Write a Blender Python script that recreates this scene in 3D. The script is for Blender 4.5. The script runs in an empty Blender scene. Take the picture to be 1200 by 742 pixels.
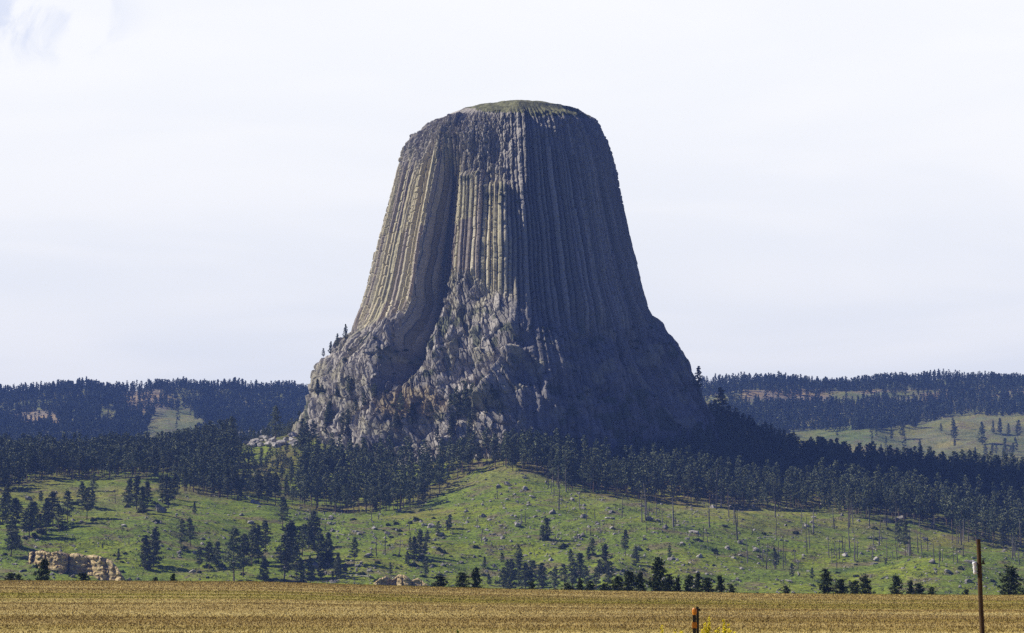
import bpy, math, random
import numpy as np
from mathutils import Vector, Matrix
from mathutils.bvhtree import BVHTree

random.seed(7)
RNG = np.random.default_rng(7)
SC = bpy.context.scene
COL = SC.collection
R = math.radians

# ------------------------------------------------------------------ camera
F = 2941.0                       # focal length in pixels of the 1200 px wide photograph
PITCH = math.atan((700 - 371) / F)
SP, CP = math.sin(PITCH), math.cos(PITCH)
cam = bpy.data.cameras.new('camera')
cam.sensor_width = 36.0
cam.lens = 36.0 * F / 1200.0
cam.clip_start = 0.5
cam.clip_end = 30000
camo = bpy.data.objects.new('camera', cam)
COL.objects.link(camo)
camo.location = (0, 0, 0)
camo.rotation_euler = (R(90) + PITCH, 0, 0)
SC.camera = camo

# ------------------------------------------------------------------ light
SUN_EL = 40.0
SUN_BACK = 9.0                  # the sun stands to the left, this many degrees beyond the picture plane
world = bpy.data.worlds.new('World')
SC.world = world
world.use_nodes = True
wt = world.node_tree
wt.nodes.clear()


def N(nt, typ, **kw):
    n = nt.nodes.new(typ)
    for k, v in kw.items():
        if k in n.inputs.keys() if hasattr(n.inputs, 'keys') else False:
            n.inputs[k].default_value = v
        else:
            setattr(n, k, v)
    return n


def L(nt, a, b):
    nt.links.new(a, b)


def mathn(nt, op, a, b=None, c=None, clamp=False):
    n = nt.nodes.new('ShaderNodeMath')
    n.operation = op
    n.use_clamp = clamp
    for i, v in enumerate((a, b, c)):
        if v is None:
            continue
        if isinstance(v, (int, float)):
            n.inputs[i].default_value = v
        else:
            nt.links.new(v, n.inputs[i])
    return n.outputs[0]


def maprange(nt, v, a, b, c=0.0, d=1.0, smooth=True):
    n = nt.nodes.new('ShaderNodeMapRange')
    n.interpolation_type = 'SMOOTHSTEP' if smooth else 'LINEAR'
    nt.links.new(v, n.inputs[0])
    for i, x in enumerate((a, b, c, d)):
        n.inputs[i + 1].default_value = x
    return n.outputs[0]


def mixc(nt, fac, a, b, mode='MIX'):
    n = nt.nodes.new('ShaderNodeMix')
    n.data_type = 'RGBA'
    n.blend_type = mode
    n.clamp_result = False
    if isinstance(fac, (int, float)):
        n.inputs[0].default_value = fac
    else:
        nt.links.new(fac, n.inputs[0])
    for i, v in ((6, a), (7, b)):
        if isinstance(v, tuple):
            n.inputs[i].default_value = (*v, 1)
        else:
            nt.links.new(v, n.inputs[i])
    return n.outputs[2]


def noise(nt, vec, scale, detail=4, rough=0.55, dist=0.0):
    n = nt.nodes.new('ShaderNodeTexNoise')
    n.inputs['Scale'].default_value = scale
    n.inputs['Detail'].default_value = detail
    n.inputs['Roughness'].default_value = rough
    n.inputs['Distortion'].default_value = dist
    if vec is not None:
        nt.links.new(vec, n.inputs['Vector'])
    return n.outputs['Fac']


def mapping(nt, vec, scale=(1, 1, 1), loc=(0, 0, 0), rot=(0, 0, 0)):
    n = nt.nodes.new('ShaderNodeMapping')
    n.inputs['Scale'].default_value = scale
    n.inputs['Location'].default_value = loc
    n.inputs['Rotation'].default_value = rot
    nt.links.new(vec, n.inputs['Vector'])
    return n.outputs[0]


sky = wt.nodes.new('ShaderNodeTexSky')
sky.sky_type = 'NISHITA'
sky.sun_disc = False
sky.sun_elevation = R(SUN_EL)
sky.sun_rotation = R(-(90 - SUN_BACK))
sky.altitude = 1200
sky.air_density = 1.3
sky.dust_density = 0.3
sky.ozone_density = 2.2
tc = wt.nodes.new('ShaderNodeTexCoord')
sep = wt.nodes.new('ShaderNodeSeparateXYZ')
L(wt, tc.outputs['Generated'], sep.inputs[0])
el = sep.outputs['Z']
# a bright veil of thin high cloud low in the north, where the camera looks
veil_el = maprange(wt, el, 0.62, 0.20)
veil_az = maprange(wt, sep.outputs['Y'], 0.15, 0.85)
veil = mathn(wt, 'MULTIPLY', veil_el, veil_az)
streak = noise(wt, mapping(wt, tc.outputs['Generated'], (2.2, 2.2, 11), rot=(0, R(6), 0)), 2.6, 3, 0.5, 0.4)
streak = maprange(wt, streak, 0.34, 0.66)
veil_col = mixc(wt, streak, (0.82, 0.845, 0.885), (0.905, 0.91, 0.92))
up = maprange(wt, el, 0.06, 0.24)
veil_col = mixc(wt, mathn(wt, 'MULTIPLY', up, 0.6), veil_col, (0.955, 0.955, 0.955))
# one torn hole in the cloud, upper left, where the blue shows through
hx = mathn(wt, 'SUBTRACT', sep.outputs['X'], -0.192)
hz = mathn(wt, 'SUBTRACT', el, 0.226)
hr = mathn(wt, 'SQRT', mathn(wt, 'ADD', mathn(wt, 'MULTIPLY', mathn(wt, 'MULTIPLY', hx, hx), 0.55),
                              mathn(wt, 'MULTIPLY', mathn(wt, 'MULTIPLY', hz, hz), 2.6)))
hn = noise(wt, tc.outputs['Generated'], 38, 5, 0.6, 0.6)
hole = mathn(wt, 'MULTIPLY', maprange(wt, hr, 0.042, 0.010), maprange(wt, hn, 0.42, 0.62))
veil_col = mixc(wt, mathn(wt, 'MULTIPLY', hole, 0.85), veil_col, (0.68, 0.73, 0.86))
skyc = mixc(wt, 1.0, sky.outputs[0], (0.019, 0.022, 0.052), 'MULTIPLY')
allc = mixc(wt, veil, skyc, veil_col)
bg = wt.nodes.new('ShaderNodeBackground')
bg.inputs['Strength'].default_value = 1.0
L(wt, allc, bg.inputs['Color'])
wo = wt.nodes.new('ShaderNodeOutputWorld')
L(wt, bg.outputs[0], wo.inputs['Surface'])

sd = Vector((-math.cos(R(SUN_BACK)) * math.cos(R(SUN_EL)), math.sin(R(SUN_BACK)) * math.cos(R(SUN_EL)), math.sin(R(SUN_EL))))
sun = bpy.data.lights.new('sun', 'SUN')
sun.energy = 5.0
sun.angle = R(0.5)
sun.color = (1.0, 0.93, 0.80)
suno = bpy.data.objects.new('sun', sun)
COL.objects.link(suno)
suno.rotation_euler = (-sd).to_track_quat('-Z', 'Y').to_euler()
suno.location = sd * 500

vs = SC.view_settings
vs.view_transform = 'Standard'
vs.look = 'None'
vs.exposure = 0.24
vs.gamma = 1.0
vs.use_curve_mapping = False
SC.cycles.use_denoising = False
SC.cycles.max_bounces = 5
SC.cycles.diffuse_bounces = 2
SC.cycles.glossy_bounces = 1
SC.cycles.transmission_bounces = 2
SC.cycles.volume_bounces = 0
SC.cycles.transparent_max_bounces = 4


# ------------------------------------------------------------------ numbers
def zrow(row, d):
    v = (371 - row) / F
    return d * (SP + v * CP) / (CP - v * SP)


def xpx(px, row, d):
    v = (371 - row) / F
    return d * ((px - 600) / F) / (CP - v * SP)


def proj(x, y, z):
    dep = y * CP + z * SP
    return 600 + F * x / dep, 371 - F * (z * CP - y * SP) / dep


def hsh(*a):
    h = np.zeros(np.broadcast(*a).shape, dtype=np.uint64)
    for i, v in enumerate(a):
        h = h ^ ((np.asarray(v).astype(np.int64).astype(np.uint64) + np.uint64(0x9E3779B9 * (i + 1))) * np.uint64([0x9E3779B97F4A7C15, 0xC2B2AE3D27D4EB4F, 0x165667B19E3779F9, 0x27D4EB2F165667C5][i % 4]))
        h = (h ^ (h >> np.uint64(29))) * np.uint64(0xBF58476D1CE4E5B9)
        h = h ^ (h >> np.uint64(32))
    return (h & np.uint64(0xFFFFFF)).astype(np.float64) / 16777215.0


def vn2(x, y, seed=0):
    x0, y0 = np.floor(x), np.floor(y)
    fx, fy = x - x0, y - y0
    fx = fx * fx * (3 - 2 * fx)
    fy = fy * fy * (3 - 2 * fy)
    a, b = hsh(x0, y0, seed + x0 * 0), hsh(x0 + 1, y0, seed + x0 * 0)
    c, d = hsh(x0, y0 + 1, seed + x0 * 0), hsh(x0 + 1, y0 + 1, seed + x0 * 0)
    return (a * (1 - fx) + b * fx) * (1 - fy) + (c * (1 - fx) + d * fx) * fy


def fbm2(x, y, seed=0, o=4, g=0.5):
    t, a, s = 0, 1.0, 0
    for i in range(o):
        t = t + a * (vn2(x * 2 ** i + 13.7 * i, y * 2 ** i - 7.1 * i, seed + i) - 0.5)
        s += a
        a *= g
    return t / s * 2


def worley(x, y, seed=0, jit=0.9, facet=False):
    x0, y0 = np.floor(x), np.floor(y)
    f1 = np.full(x.shape, 9.0)
    f2 = np.full(x.shape, 9.0)
    idv = np.zeros(x.shape)
    idw = np.zeros(x.shape)
    til = np.zeros(x.shape)
    for i in (-1, 0, 1):
        for j in (-1, 0, 1):
            cx, cy = x0 + i, y0 + j
            px = cx + 0.5 + (hsh(cx, cy, seed + cx * 0) - 0.5) * jit
            py = cy + 0.5 + (hsh(cx, cy, seed + 1 + cx * 0) - 0.5) * jit
            d = np.hypot(x - px, y - py)
            m = d < f1
            f2 = np.where(m, f1, np.minimum(f2, d))
            f1 = np.where(m, d, f1)
            idv = np.where(m, hsh(cx, cy, seed + 2 + cx * 0), idv)
            idw = np.where(m, hsh(cx, cy, seed + 3 + cx * 0), idw)
            if facet:
                til = np.where(m, (hsh(cx, cy, seed + 4 + cx * 0) - 0.5) * (x - px) * 2 + (hsh(cx, cy, seed + 5 + cx * 0) - 0.35) * (y - py) * 2, til)
    if facet:
        return f1, f2, idv, idw, til
    return f1, f2, idv, idw


def sstep(a, b, x):
    t = np.clip((x - a) / (b - a), 0, 1)
    return t * t * (3 - 2 * t)


def blur_axis(A, sig, axis):
    r = int(max(1, round(sig * 3)))
    k = np.exp(-0.5 * (np.arange(-r, r + 1) / sig) ** 2)
    k /= k.sum()
    P = np.pad(A, [(r, r) if i == axis else (0, 0) for i in range(2)], mode='edge')
    return np.apply_along_axis(lambda m: np.convolve(m, k, 'valid'), axis, P)


# ------------------------------------------------------------------ mesh helpers
def mesh_np(name, V, Fc, smooth=False, col=None):
    """Fc: (n, k) array of polygons of one size k"""
    V = np.asarray(V, dtype=np.float32)
    Fc = np.asarray(Fc, dtype=np.int32)
    n, k = Fc.shape
    me = bpy.data.meshes.new(name)
    me.vertices.add(len(V))
    me.vertices.foreach_set('co', V.ravel())
    me.loops.add(n * k)
    me.loops.foreach_set('vertex_index', Fc.ravel())
    me.polygons.add(n)
    me.polygons.foreach_set('loop_start', np.arange(0, n * k, k, dtype=np.int32))
    me.polygons.foreach_set('loop_total', np.full(n, k, dtype=np.int32))
    me.polygons.foreach_set('use_smooth', np.full(n, smooth, dtype=bool))
    if col is not None:
        a = me.color_attributes.new('Col', 'FLOAT_COLOR', 'POINT')
        c = np.ones((len(V), 4), dtype=np.float32)
        c[:, :3] = col
        a.data.foreach_set('color', c.ravel())
    me.update(calc_edges=True)
    return me


def obj(name, me, mat, parent=None):
    o = bpy.data.objects.new(name, me)
    COL.objects.link(o)
    if mat is not None and me is not None and not me.materials:
        me.materials.append(mat)
    if parent is not None:
        o.parent = parent
    return o


def tag(o, label=None, cat=None, group=None, kind=None):
    if label:
        o['label'] = label
    if cat:
        o['category'] = cat
    if group:
        o['group'] = group
    if kind:
        o['kind'] = kind
    return o


def grid_faces(nu, nv, wrap=False):
    """vertex index = i*nv + j, i in nu, j in nv"""
    i = np.arange(nu if wrap else nu - 1)
    j = np.arange(nv - 1)
    I, J = np.meshgrid(i, j, indexing='ij')
    I2 = (I + 1) % nu
    return np.stack([I * nv + J, I2 * nv + J, I2 * nv + J + 1, I * nv + J + 1], -1).reshape(-1, 4)


class MB:
    """collects triangles"""

    def __init__(s):
        s.V, s.F, s.n = [], [], 0

    def add(s, V, Fc):
        V = np.asarray(V, float)
        Fc = np.asarray(Fc, int)
        if Fc.shape[1] == 4:
            Fc = np.vstack([Fc[:, [0, 1, 2]], Fc[:, [0, 2, 3]]])
        s.V.append(V)
        s.F.append(Fc + s.n)
        s.n += len(V)

    def tube(s, pts, rad, sides=6, cap=True):
        pts = np.asarray(pts, float)
        n = len(pts)
        V = []
        for k in range(n):
            t = pts[min(k + 1, n - 1)] - pts[max(k - 1, 0)]
            t = t / (np.linalg.norm(t) + 1e-9)
            a = np.array([1, 0, 0]) if abs(t[0]) < 0.8 else np.array([0, 1, 0])
            u = np.cross(t, a)
            u /= np.linalg.norm(u)
            w = np.cross(t, u)
            for q in range(sides):
                an = 2 * math.pi * q / sides
                V.append(pts[k] + rad[k] * (math.cos(an) * u + math.sin(an) * w))
        Fq = []
        for k in range(n - 1):
            for q in range(sides):
                b = (q + 1) % sides
                Fq.append((k * sides + q, k * sides + b, (k + 1) * sides + b, (k + 1) * sides + q))
        s.add(V, Fq)
        if cap:
            for k, rv in ((0, False), (n - 1, True)):
                ids = [k * sides + q for q in range(sides)]
                P = [V[i] for i in ids] + [pts[k]]
                T = [(q, (q + 1) % sides, sides) if rv else ((q + 1) % sides, q, sides) for q in range(sides)]
                s.add(P, T)

    def box(s, c, half, rot=0.0, bev=0.0):
        c = np.array(c, float)
        hx, hy, hz = half
        P = []
        F4 = [(0, 3, 2, 1), (4, 5, 6, 7), (0, 1, 5, 4), (1, 2, 6, 5), (2, 3, 7, 6), (3, 0, 4, 7)]
        for z in (-hz, hz):
            for x, y in ((-hx, -hy), (hx, -hy), (hx, hy), (-hx, hy)):
                P.append((x * math.cos(rot) - y * math.sin(rot), x * math.sin(rot) + y * math.cos(rot), z))
        s.add(np.array(P) + c, F4)

    def arrays(s):
        return np.vstack(s.V), np.vstack(s.F)

    def mesh(s, name, smooth=False):
        V, Fc = s.arrays()
        return mesh_np(name, V, Fc, smooth)


# ------------------------------------------------------------------ materials
def base_mat(name, rough=0.9, spec=0.2):
    m = bpy.data.materials.new(name)
    m.use_nodes = True
    nt = m.node_tree
    b = nt.nodes['Principled BSDF']
    b.inputs['Roughness'].default_value = rough
    b.inputs['Specular IOR Level'].default_value = spec
    return m, nt, b


def pos(nt):
    return nt.nodes.new('ShaderNodeNewGeometry').outputs['Position']


def ramp(nt, fac, stops):
    n = nt.nodes.new('ShaderNodeValToRGB')
    e = n.color_ramp.elements
    while len(e) < len(stops):
        e.new(0.5)
    for k, (p, c) in enumerate(stops):
        e[k].position = p
        e[k].color = (*c, 1)
    nt.links.new(fac, n.inputs[0])
    return n.outputs[0]


def simple(name, c1, c2, scale, rough=0.9, spec=0.2, detail=4, sc3=(1, 1, 1), rand=0.0):
    m, nt, b = base_mat(name, rough, spec)
    f = noise(nt, mapping(nt, pos(nt), sc3), scale, detail, 0.6)
    c = mixc(nt, maprange(nt, f, 0.32, 0.68), c1, c2)
    if rand:
        oi = nt.nodes.new('ShaderNodeObjectInfo')
        k = maprange(nt, oi.outputs['Random'], 0, 1, 1 - rand, 1 + rand, False)
        cc = nt.nodes.new('ShaderNodeCombineColor')
        for i in range(3):
            nt.links.new(k, cc.inputs[i])
        c = mixc(nt, 1.0, c, cc.outputs[0], 'MULTIPLY')
    nt.links.new(c, b.inputs['Base Color'])
    return m


def vcol_mat(name, scale, amt, rough=0.95, spec=0.1, sc3=(1, 1, 1), bump=0.0, bscale=1.0):
    m, nt, b = base_mat(name, rough, spec)
    at = nt.nodes.new('ShaderNodeAttribute')
    at.attribute_name = 'Col'
    p = pos(nt)
    f = noise(nt, mapping(nt, p, sc3), scale, 5, 0.65)
    k = maprange(nt, f, 0.25, 0.75, 1 - amt, 1 + amt)
    cc = nt.nodes.new('ShaderNodeCombineColor')
    for i in range(3):
        nt.links.new(k, cc.inputs[i])
    c = mixc(nt, 1.0, at.outputs['Color'], cc.outputs[0], 'MULTIPLY')
    nt.links.new(c, b.inputs['Base Color'])
    if bump:
        bn = nt.nodes.new('ShaderNodeBump')
        bn.inputs['Distance'].default_value = bump
        bn.inputs['Strength'].default_value = 1.0
        nt.links.new(noise(nt, p, bscale, 4, 0.6), bn.inputs['Height'])
        nt.links.new(bn.outputs[0], b.inputs['Normal'])
    return m


M_rock = vcol_mat('tower_rock', 0.35, 0.22, bump=0.35, bscale=0.8)
M_cap = vcol_mat('summit_grass', 0.30, 0.55, bump=0.3, bscale=0.6)


def meadow_mat():
    m, nt, b = base_mat('meadow_grass', 0.95, 0.08)
    at = nt.nodes.new('ShaderNodeAttribute')
    at.attribute_name = 'Col'
    p = pos(nt)
    big = noise(nt, mapping(nt, p, (1, 1.4, 1)), 0.013, 5, 0.6, 0.5)
    mid = noise(nt, mapping(nt, p, (1, 1.5, 1), loc=(40, 9, 0)), 0.042, 8, 0.72, 0.5)
    fine = noise(nt, mapping(nt, p, (1, 1.0, 1), loc=(4, 90, 0)), 0.45, 4, 0.7)
    c = mixc(nt, maprange(nt, big, 0.42, 0.62), at.outputs['Color'], mixc(nt, 1.0, at.outputs['Color'], (1.35, 1.18, 0.80), 'MULTIPLY'))
    c = mixc(nt, mathn(nt, 'MULTIPLY', maprange(nt, mid, 0.50, 0.62), 0.8), c, (0.175, 0.135, 0.085))
    c = mixc(nt, mathn(nt, 'MULTIPLY', maprange(nt, mid, 0.47, 0.34), 0.7), c, (0.050, 0.080, 0.025))
    k = maprange(nt, fine, 0.30, 0.70, 0.45, 1.55)
    cc = nt.nodes.new('ShaderNodeCombineColor')
    for i in range(3):
        nt.links.new(k, cc.inputs[i])
    c = mixc(nt, 1.0, c, cc.outputs[0], 'MULTIPLY')
    nt.links.new(c, b.inputs['Base Color'])
    bn = nt.nodes.new('ShaderNodeBump')
    bn.inputs['Distance'].default_value = 0.7
    nt.links.new(mathn(nt, 'ADD', mathn(nt, 'MULTIPLY', mid, 2.0), fine), bn.inputs['Height'])
    nt.links.new(bn.outputs[0], b.inputs['Normal'])
    return m


def field_mat(name, bumpy):
    m, nt, b = base_mat(name, 0.95, 0.08)
    p = pos(nt)
    wide = noise(nt, mapping(nt, p, (0.10, 1, 0), rot=(0, 0, R(2))), 0.022, 4, 0.55, 0.4)
    strip = noise(nt, mapping(nt, p, (0.05, 1, 0), loc=(31, 7, 0), rot=(0, 0, R(-2.5))), 0.060, 6, 0.68, 0.9)
    fine = noise(nt, mapping(nt, p, (1, 0.35, 1), loc=(3, 70, 0)), 1.3, 6, 0.78)
    s2 = noise(nt, mapping(nt, p, (0.12, 1, 0), loc=(3, 70, 0)), 0.09, 3, 0.6)
    c = ramp(nt, strip, [(0.30, (0.25, 0.175, 0.060)), (0.45, (0.42, 0.32, 0.105)), (0.58, (0.52, 0.415, 0.155)), (0.72, (0.62, 0.54, 0.29))])
    wb = maprange(nt, noise(nt, mapping(nt, p, (0.14, 1, 0), loc=(9, 2, 0), rot=(0, 0, R(2.5))), 0.035, 5, 0.6, 1.0), 0.38, 0.62)
    c = mixc(nt, mathn(nt, 'MULTIPLY', wb, 0.5), c, (0.21, 0.125, 0.030))
    green = mathn(nt, 'MULTIPLY', maprange(nt, wide, 0.47, 0.58), maprange(nt, s2, 0.36, 0.56))
    sp = nt.nodes.new('ShaderNodeSeparateXYZ')
    L(nt, p, sp.inputs[0])
    far = maprange(nt, sp.outputs['Y'], 230, 300, 0.25, 0.95)
    c = mixc(nt, mathn(nt, 'MULTIPLY', green, far), c, (0.27, 0.235, 0.035))
    k = maprange(nt, fine, 0.28, 0.72, 0.72, 1.30)
    cc = nt.nodes.new('ShaderNodeCombineColor')
    for i in range(3):
        nt.links.new(k, cc.inputs[i])
    c = mixc(nt, 1.0, c, cc.outputs[0], 'MULTIPLY')
    nt.links.new(c, b.inputs['Base Color'])
    if bumpy:
        bn = nt.nodes.new('ShaderNodeBump')
        bn.inputs['Distance'].default_value = 0.12
        nt.links.new(fine, bn.inputs['Height'])
        nt.links.new(bn.outputs[0], b.inputs['Normal'])
    return m


M_meadow = meadow_mat()
M_field = field_mat('stubble_ground', True)
M_blades = field_mat('straw', False)
M_needles = simple('pine_needles', (0.045, 0.066, 0.032), (0.155, 0.175, 0.085), 0.13, 0.75, 0.25, rand=0.40)
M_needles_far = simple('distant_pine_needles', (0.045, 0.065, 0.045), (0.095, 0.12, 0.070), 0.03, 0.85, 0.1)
M_dark = simple('young_pine_needles', (0.020, 0.034, 0.012), (0.045, 0.065, 0.020), 0.5, 0.7, 0.25, rand=0.2)
M_bark = simple('pine_bark', (0.10, 0.070, 0.050), (0.20, 0.14, 0.10), 0.8, 0.95, 0.1, sc3=(1, 1, 0.3))
M_snag = simple('weathered_snag', (0.075, 0.065, 0.060), (0.19, 0.175, 0.16), 0.4, 0.9, 0.1, sc3=(1, 1, 0.2), rand=0.5)
M_log = simple('bleached_wood', (0.26, 0.24, 0.21), (0.45, 0.42, 0.37), 0.7, 0.9, 0.1)
M_boulder = simple('grey_boulder', (0.15, 0.14, 0.125), (0.46, 0.43, 0.39), 0.55, 0.95, 0.1, detail=5, rand=0.35)
M_shrub = simple('shrub_leaves', (0.055, 0.070, 0.022), (0.12, 0.14, 0.05), 0.3, 0.8, 0.15, rand=0.3)

# ------------------------------------------------------------------ terrain height
# rows of the photograph where the ground lies at each distance, read column by column
PXN = np.array([-1500, -600, 0, 100, 200, 280, 340, 400, 500, 600, 700, 780, 830, 880, 930, 1000, 1100, 1200, 1400, 1800, 2700], float)
TAB = [
    (470,  [696, 694, 690, 690, 691, 692, 693, 694, 697, 700, 701, 702, 703, 703, 704, 704, 705, 706, 706, 706, 706]),
    (620,  [735] * 21),
    (1250, [716] * 21),
    (1400, [700, 700, 700, 700, 701, 701, 701, 702, 702, 703, 703, 703, 703, 703, 704, 704, 705, 706, 706, 706, 706]),
    (1460, [680, 680, 676, 678, 684, 686, 688, 689, 690, 690, 688, 688, 690, 692, 693, 693, 691, 692, 694, 694, 694]),
    (1540, [650, 650, 636, 640, 648, 652, 655, 656, 655, 655, 652, 652, 655, 662, 668, 668, 661, 672, 680, 680, 680]),
    (1640, [618, 618, 600, 600, 604, 612, 620, 624, 622, 616, 612, 612, 618, 628, 640, 644, 650, 660, 666, 670, 670]),
    (1740, [590, 590, 578, 574, 577, 590, 598, 602, 597, 583, 588, 596, 600, 606, 612, 618, 632, 650, 656, 660, 660]),
    (1840, [572, 572, 566, 562, 562, 574, 582, 588, 580, 548, 572, 588, 592, 596, 598, 600, 612, 636, 640, 645, 645]),
    (1930, [560, 560, 554, 552, 551, 554, 556, 556, 545, 530, 540, 552, 560, 570, 576, 580, 590, 606, 620, 625, 625]),
    (2010, [556, 556, 548, 547, 545, 532, 520, 524, 524, 518, 518, 524, 530, 545, 558, 568, 574, 585, 600, 605, 605]),
    (2090, [554, 554, 544, 543, 542, 516, 504, 508, 505, 505, 505, 500, 492, 510, 536, 556, 564, 572, 590, 600, 600]),
    (2220, [575, 575, 565, 562, 560, 545, 516, 505, 500, 500, 500, 500, 505, 525, 552, 568, 578, 588, 600, 610, 610]),
    (2600, [640] * 21),
    (3000, [560, 560, 562, 560, 556, 556, 560, 570, 590, 600, 600, 590, 580, 575, 570, 566, 566, 570, 575, 580, 580]),
    (3300, [538, 538, 538, 534, 530, 530, 540, 550, 560, 570, 570, 560, 548, 540, 536, 534, 537, 545, 550, 550, 550]),
    (3600, [518, 518, 516, 512, 510, 512, 520, 530, 540, 550, 550, 535, 520, 514, 511, 509, 506, 506, 510, 515, 515]),
    (3850, [500, 500, 498, 492, 494, 492, 500, 510, 520, 530, 530, 515, 496, 490, 488, 487, 485, 484, 488, 490, 490]),
    (4070, [484, 484, 483, 474, 474, 474, 480, 490, 500, 510, 510, 495, 475, 470, 469, 469, 469, 468, 470, 475, 475]),
    (4130, [480, 480, 480, 470, 466, 466, 474, 486, 500, 510, 510, 490, 466, 460, 459, 459, 459, 458, 460, 465, 465]),
    (4320, [472, 472, 467, 456, 446, 451, 453, 460, 480, 490, 490, 470, 452, 448, 446, 446, 446, 447, 450, 455, 455]),
    (5200, [520] * 21),
    (9000, [640] * 21),
]
DN = np.array([t[0] for t in TAB], float)
HT = np.array([[zrow(r, d) for r in rows] for d, rows in TAB])
DG = np.arange(460, 9001, 10.0)
PG = np.arange(-1500, 2701, 10.0)
_tmp = np.array([np.interp(PG, PXN, HT[i]) for i in range(len(DN))])
_tmp = blur_axis(_tmp, 2.5, 1)
HG = np.array([np.interp(DG, DN, _tmp[:, j]) for j in range(len(PG))]).T
HG = blur_axis(HG, 2.0, 0)
FD = np.array([-200, -20, 0, 41, 90, 150, 200, 250, 300, 350, 400, 440, 470, 500], float)
FZ = np.array([-1.9, -1.8, -1.7, -1.55, -2.9, zrow(746, 150), zrow(729, 200), zrow(716, 250), zrow(705, 300), zrow(696, 350), zrow(689, 400), zrow(687, 440), zrow(691, 470), zrow(697, 500)])
FDG = np.arange(-200, 501, 2.0)
FG = np.interp(FDG, FD, FZ)
FG = blur_axis(FG[:, None], 5, 0)[:, 0]


def H_field(x, y):
    px = 600 + F * x / np.maximum(y, 60)
    tilt = np.interp(px, [-600, 0, 300, 600, 900, 1200, 1800], [-8, -7, -6, 3.0, 8, 10, 12])
    w = sstep(120, 420, y)
    h = np.interp(y, FDG, FG) - tilt * w * y / F
    return h + 0.10 * fbm2(x / 22, y / 22, 5, 3) * sstep(20, 100, y) * sstep(470, 430, y)


def H_hill(x, y):
    px = np.clip(600 + F * x / (y * 0.997), -1500, 2699)
    a = (px - PG[0]) / 10
    b = np.clip((y - DG[0]) / 10, 0, len(DG) - 1.001)
    i, j = np.floor(a).astype(int), np.floor(b).astype(int)
    i = np.clip(i, 0, len(PG) - 2)
    fa, fb = a - i, b - j
    h = (HG[j, i] * (1 - fa) + HG[j, i + 1] * fa) * (1 - fb) + (HG[j + 1, i] * (1 - fa) + HG[j + 1, i + 1] * fa) * fb
    am = sstep(1380, 1500, y)
    h = h + am * (6.5 * fbm2(x / 80, y / 60, 11, 4) + 1.0 * fbm2(x / 14, y / 12, 12, 3))
    h = h - am * sstep(2100, 1900, y) * 5.0 * np.clip(0.25 - np.abs(fbm2(x / 60 + y / 160, y / 220, 17, 3)), 0, 1)
    h = h + sstep(2600, 3200, y) * (16 * fbm2(x / 160, y / 200, 15, 4) - 10 * np.abs(fbm2(x / 110, y / 400, 16, 3)))
    # knoll at the right foot of the slope
    kx = (px - 1110) / 75
    kd = (y - 1500) / 55
    h = h + 6.0 * np.exp(-kx * kx - kd * kd)
    # dark bank between the young pines, at the foot of the slope
    kx = (px - 722) / 26
    kd = (y - 1480) / 40
    h = h + 7.0 * np.exp(-kx * kx - kd * kd)
    return h


def H(x, y):
    x = np.asarray(x, float)
    y = np.asarray(y, float)
    w = sstep(468, 478, y)
    return np.where(y < 470, H_field(x, y), H_field(x, np.minimum(y, 480)) * (1 - w) + H_hill(x, np.maximum(y, 461)) * w)


# --- field sheet
xs = np.arange(-420, 421, 3.0)
ys = np.concatenate([np.arange(-150, 120, 4.0), np.arange(120, 471, 1.6), [471.0]])
X, Y = np.meshgrid(xs, ys, indexing='ij')
Z = H(X, Y)
me = mesh_np('field', np.stack([X, Y, Z], -1).reshape(-1, 3), grid_faces(len(xs), len(ys)), True)
field = tag(obj('field', me, M_field), kind='structure')

# --- hillside and far hills sheets
GREEN = np.array([0.155, 0.215, 0.030])


def ground_cols(x, y, z):
    px, row = proj(x, y, z)
    c = np.tile(GREEN, (len(x), 1))
    yl = sstep(0.50, 0.75, vn2(x / 60, y / 45, 3)) * sstep(1560, 1750, y) * sstep(2050, 1900, y)
    c = c * (1 - 0.6 * yl[:, None]) + np.array([0.20, 0.20, 0.062]) * 0.6 * yl[:, None]
    # brighter grass along the forest's edge on the right
    yl = np.exp(-((px - 850) / 130) ** 2 - ((row - 592 - (px - 850) * 0.06) / 13) ** 2)
    c = c * (1 - 0.7 * yl[:, None]) + np.array([0.25, 0.245, 0.075]) * 0.7 * yl[:, None]
    # brown litter under the forest
    f = np.clip(forest_mask(px, row), 0, 1) * (y < 2400) * sstep(0.35, 0.6, vn2(x / 18, y / 14, 9))
    c = c * (1 - 0.5 * f[:, None]) + np.array([0.12, 0.095, 0.06]) * 0.5 * f[:, None]
    far = sstep(2600, 2900, y)[:, None]
    n = vn2(x / 120, y / 160, 21)[:, None]
    fc = np.array([0.13, 0.175, 0.060]) * (1 - n) + np.array([0.21, 0.215, 0.10]) * n
    bare = np.maximum(sstep(1.5, 0.7, np.hypot((px - 168) / 30, (row - 468) / 15)),
                      sstep(1.3, 0.7, np.hypot((px - 45) / 34, (row - 490) / 9)))
    bare = np.maximum(bare, sstep(9, 4, np.abs(row - 463)) * (px > 820) * sstep(0.35, 0.7, vn2(x / 50, y / 50, 31)))[:, None]
    fc = fc * (1 - bare) + np.array([0.27, 0.225, 0.165]) * bare
    return c * (1 - far) + fc * far


def forest_front(px):
    return np.interp(px, [-600, -100, 0, 25, 40, 200, 215, 250, 300, 350, 400, 490, 500, 545, 560, 640, 660, 720, 760, 800, 880, 950, 1000, 1050, 1100, 1140, 1200, 1300, 1800],
                     [590, 580, 577, 572, 562, 563, 577, 586, 588, 596, 602, 602, 588, 560, 548, 558, 574, 583, 589, 592, 597, 600, 608, 612, 620, 638, 650, 660, 660])


def forest_mask(px, row):
    return np.where(row < forest_front(px), 1.0, 0.0)


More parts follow.
